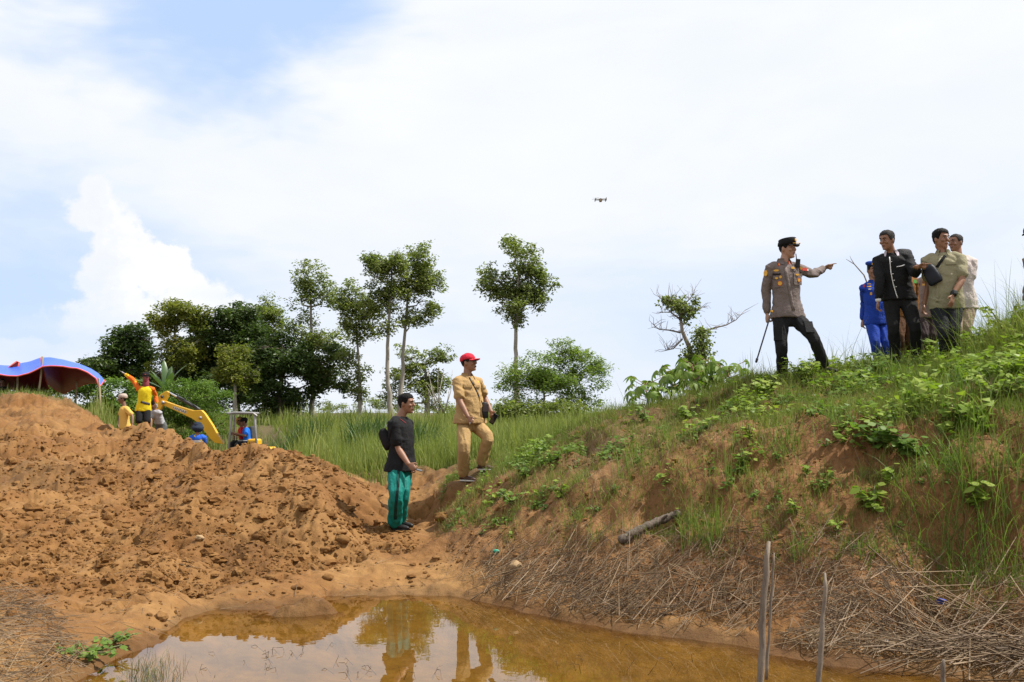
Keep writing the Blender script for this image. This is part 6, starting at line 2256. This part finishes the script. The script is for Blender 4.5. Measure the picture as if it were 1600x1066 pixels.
def tarp(rows, sub=(8, 10), n=30):
    C_ = [resample(r_, n) for r_ in rows]
    grid = []
    for i in range(len(C_) - 1):
        for q_ in range(sub[i]):
            t_ = q_ / sub[i]
            grid.append([C_[i][j].lerp(C_[i + 1][j], t_) + Vector((0, 0, -.10 * math.sin(math.pi * t_) * (1 if i else .3))) for j in range(n)])
    grid.append(C_[-1])
    m = len(grid)
    G_ = np.array(grid)
    wv = perlin(G_[..., 0] * 1.6, G_[..., 1] * 1.2 + G_[..., 2], 5) * .05
    G_[..., 2] += wv
    f = []
    for i in range(m - 1):
        for j in range(n - 1):
            f.append((i * n + j, i * n + j + 1, (i + 1) * n + j + 1, (i + 1) * n + j))
    top_ = link('tarp_sheet', np_mesh('tarp_sheet', (G_ + np.array([0, 0, .012])).reshape(-1, 3), f), TARP_B, sh)
    link('tarp_lining', np_mesh('tarp_lining', (G_ - np.array([0, 0, .006])).reshape(-1, 3), f), TARP_R, sh)
    MB().tube([Vector(p) + Vector((0, -.004, 0)) for p in G_[0]], .028, 6).build('hem', HEM, top_)
    MB().tube([Vector(p) for p in G_[:, -1]], .022, 6).build('hem', HEM, top_)
    MB().tube([Vector(p) for p in G_[-1]], .022, 6).build('hem', HEM, top_)


tarp([[(66, 574, 37.6), (80, 573, 37.5), (100, 573, 37.5), (121, 576, 37.5), (138, 583, 37.6), (150, 591, 37.7), (154, 604, 37.8)],
      [(66.5, 559.5, 38.5), (80, 559, 38.6), (100, 562, 38.7), (122, 568, 38.8), (142, 576, 38.8), (154, 584, 38.6), (163, 594, 38.4)],
      [(60, 590, 41.5), (75, 600, 41.6), (90, 612, 41.8), (100, 616, 41.8), (118, 606, 41.4), (136, 600, 40.8), (160, 597, 39.2)]])
tarp([[(-40, 583, 37.2), (-10, 584, 37.3), (12, 587, 37.3), (28, 588, 37.4), (45, 583, 37.5), (66, 574, 37.6)],
      [(-40, 571, 38.6), (-5, 571, 38.6), (18, 571.5, 38.6), (24, 570, 38.6), (45, 566, 38.6), (64, 559.5, 38.6)],
      [(-40, 604, 41.5), (-10, 606, 41.5), (15, 608, 41.5), (45, 612, 41.5), (60, 612, 41.2), (76, 607, 40.5)]])
fl = MB().prism([at(6, 580, 38.4), at(26, 565, 38.4), at(30.5, 566, 38.4), at(27, 578, 38.4), at(19, 583, 38.4)], (0, 1, 0), .02).build('flap', TARP_R, sh, False)
MB().tube([at(6, 580, 38.38), at(26, 565, 38.38), at(30.5, 566, 38.38), at(27, 578, 38.38)], .03, 6).build('hem', HEM, fl)
for pa, pb, Y in (((66.5, 558), (59, 621), 37.9), ((154.5, 592), (157.5, 652), 37.6), ((28, 567), (26, 620), 38.5), ((-20, 570), (-20, 622), 38.5), ((120, 568), (118, 615), 40.5)):
    a, b = at(*pa, Y), at(*pb, Y)
    b.z = min(b.z, float(ground(b.x, b.y))) - .1
    MB().tube([b, b.lerp(a, .5) + Vector((.02, 0, 0)), a], [.045, .04, .036], 8).build('pole', POLE, sh)

# under the shelter
tb = empty('low_table', at(45, 622, 39), 'low table with a dark red cover under the tarpaulin', 'table')
c = at(45, 615, 39)
MB().box(c, (.85, .6, .05)).build('top', mat_plain('red_brown_cover', (.20, .07, .05), .8), tb, False, .01)
MB().box(c - Vector((0, .31, .14)), (.85, .02, .26)).build('cloth_skirt', MATS['red_brown_cover'], tb, False, .004)
for sx in (-.38, .38):
    for sy in (-.25, .25):
        MB().box(c + Vector((sx, sy, -.3)), (.05, .05, .55)).build('leg', POLE, tb, False)
jc = at(28.5, 618, 38.2)
jr = empty('jerry_can', jc, 'orange-red jerry can beside the low table under the tarpaulin', 'can')
RJ = mat_plain('orange_red_plastic', (.55, .06, .015), .4)
MB().box(jc, (.22, .14, .24), None, .9).build('body', RJ, jr, False, .03)
MB().tube([jc + Vector((-.06, 0, .12)), jc + Vector((-.03, 0, .17)), jc + Vector((.05, 0, .16)), jc + Vector((.08, 0, .12))], .016, 8).build('handle', RJ, jr)
MB().tube([jc + Vector((.09, 0, .10)), jc + Vector((.11, 0, .16))], .022, 10).build('spout', RJ, jr)
sp = Person('dark clothed person sitting in the shade under the tarpaulin', 38.5, 1.65, False, 'dark', yaw=20, head=(4, 597, 20, -5, 0), neck=(4, 604), hip=(4, 622),
            armA=[(-3, 613, -1), (0, 619, -1)], armB=[(11, 613, -1), (9, 619, -1)], legA=[(-4, 620, -1), (-4, 632, 1)], legB=[(11, 620, -1), (11, 632, 1)]).body()
sp.trousers(BLACK_C, 1.0)
sp.shirt(fabric('charcoal_cotton', (.02, .02, .022), .85), True, -.06)
sp.hair()
sp.shoes()

# ================================================================== DRONE
dp = at(938.5, 312.5, 28)
dr = empty('drone', dp, 'small grey-brown quadcopter drone hovering in the sky', 'drone')
DG = mat_plain('drone_grey', (.13, .115, .10), .45, .1)
DT = mat_plain('drone_tan', (.26, .19, .11), .5, .1)
bag_mesh(dp, Vector((1, 0, 0)), Vector((0, 1, 0)), Vector((0, 0, 1)), .095, .21, .065, .9).build('body', DG, dr)
MB().box(dp + Vector((-.01, -.085, -.03)), (.05, .05, .05)).build('camera', DT, dr, False, .008)
MB().box(dp + Vector((0, .02, -.038)), (.07, .12, .02)).build('battery', DT, dr, False, .006)
for sx in (-1, 1):
    for sy in (-1, 1):
        e = dp + Vector((sx * .145, sy * .13, .022 if sy > 0 else .0))
        ar = MB().tube([dp + Vector((sx * .03, sy * .06, .01)), e], [.012, .009], 8).build('arm', DG, dr)
        MB().tube([e - Vector((0, 0, .035)), e + Vector((0, 0, .022))], .013, 10).build('motor', DG, ar)
        hb_ = MB()
        for a in (.5 + sx, .5 + sx + math.pi):
            d_ = Vector((math.cos(a), math.sin(a), 0))
            s_ = Vector((-d_.y, d_.x, 0))
            hb_.prism([e + Vector((0, 0, .026)) + s_ * .004, e + Vector((0, 0, .026)) + d_ * .04 + s_ * .009, e + Vector((0, 0, .028)) + d_ * .10 + s_ * .004, e + Vector((0, 0, .028)) + d_ * .10 - s_ * .004, e + Vector((0, 0, .026)) + d_ * .03 - s_ * .006], (0, 0, 1), .002)
        hb_.build('rotor', DG, ar, False)
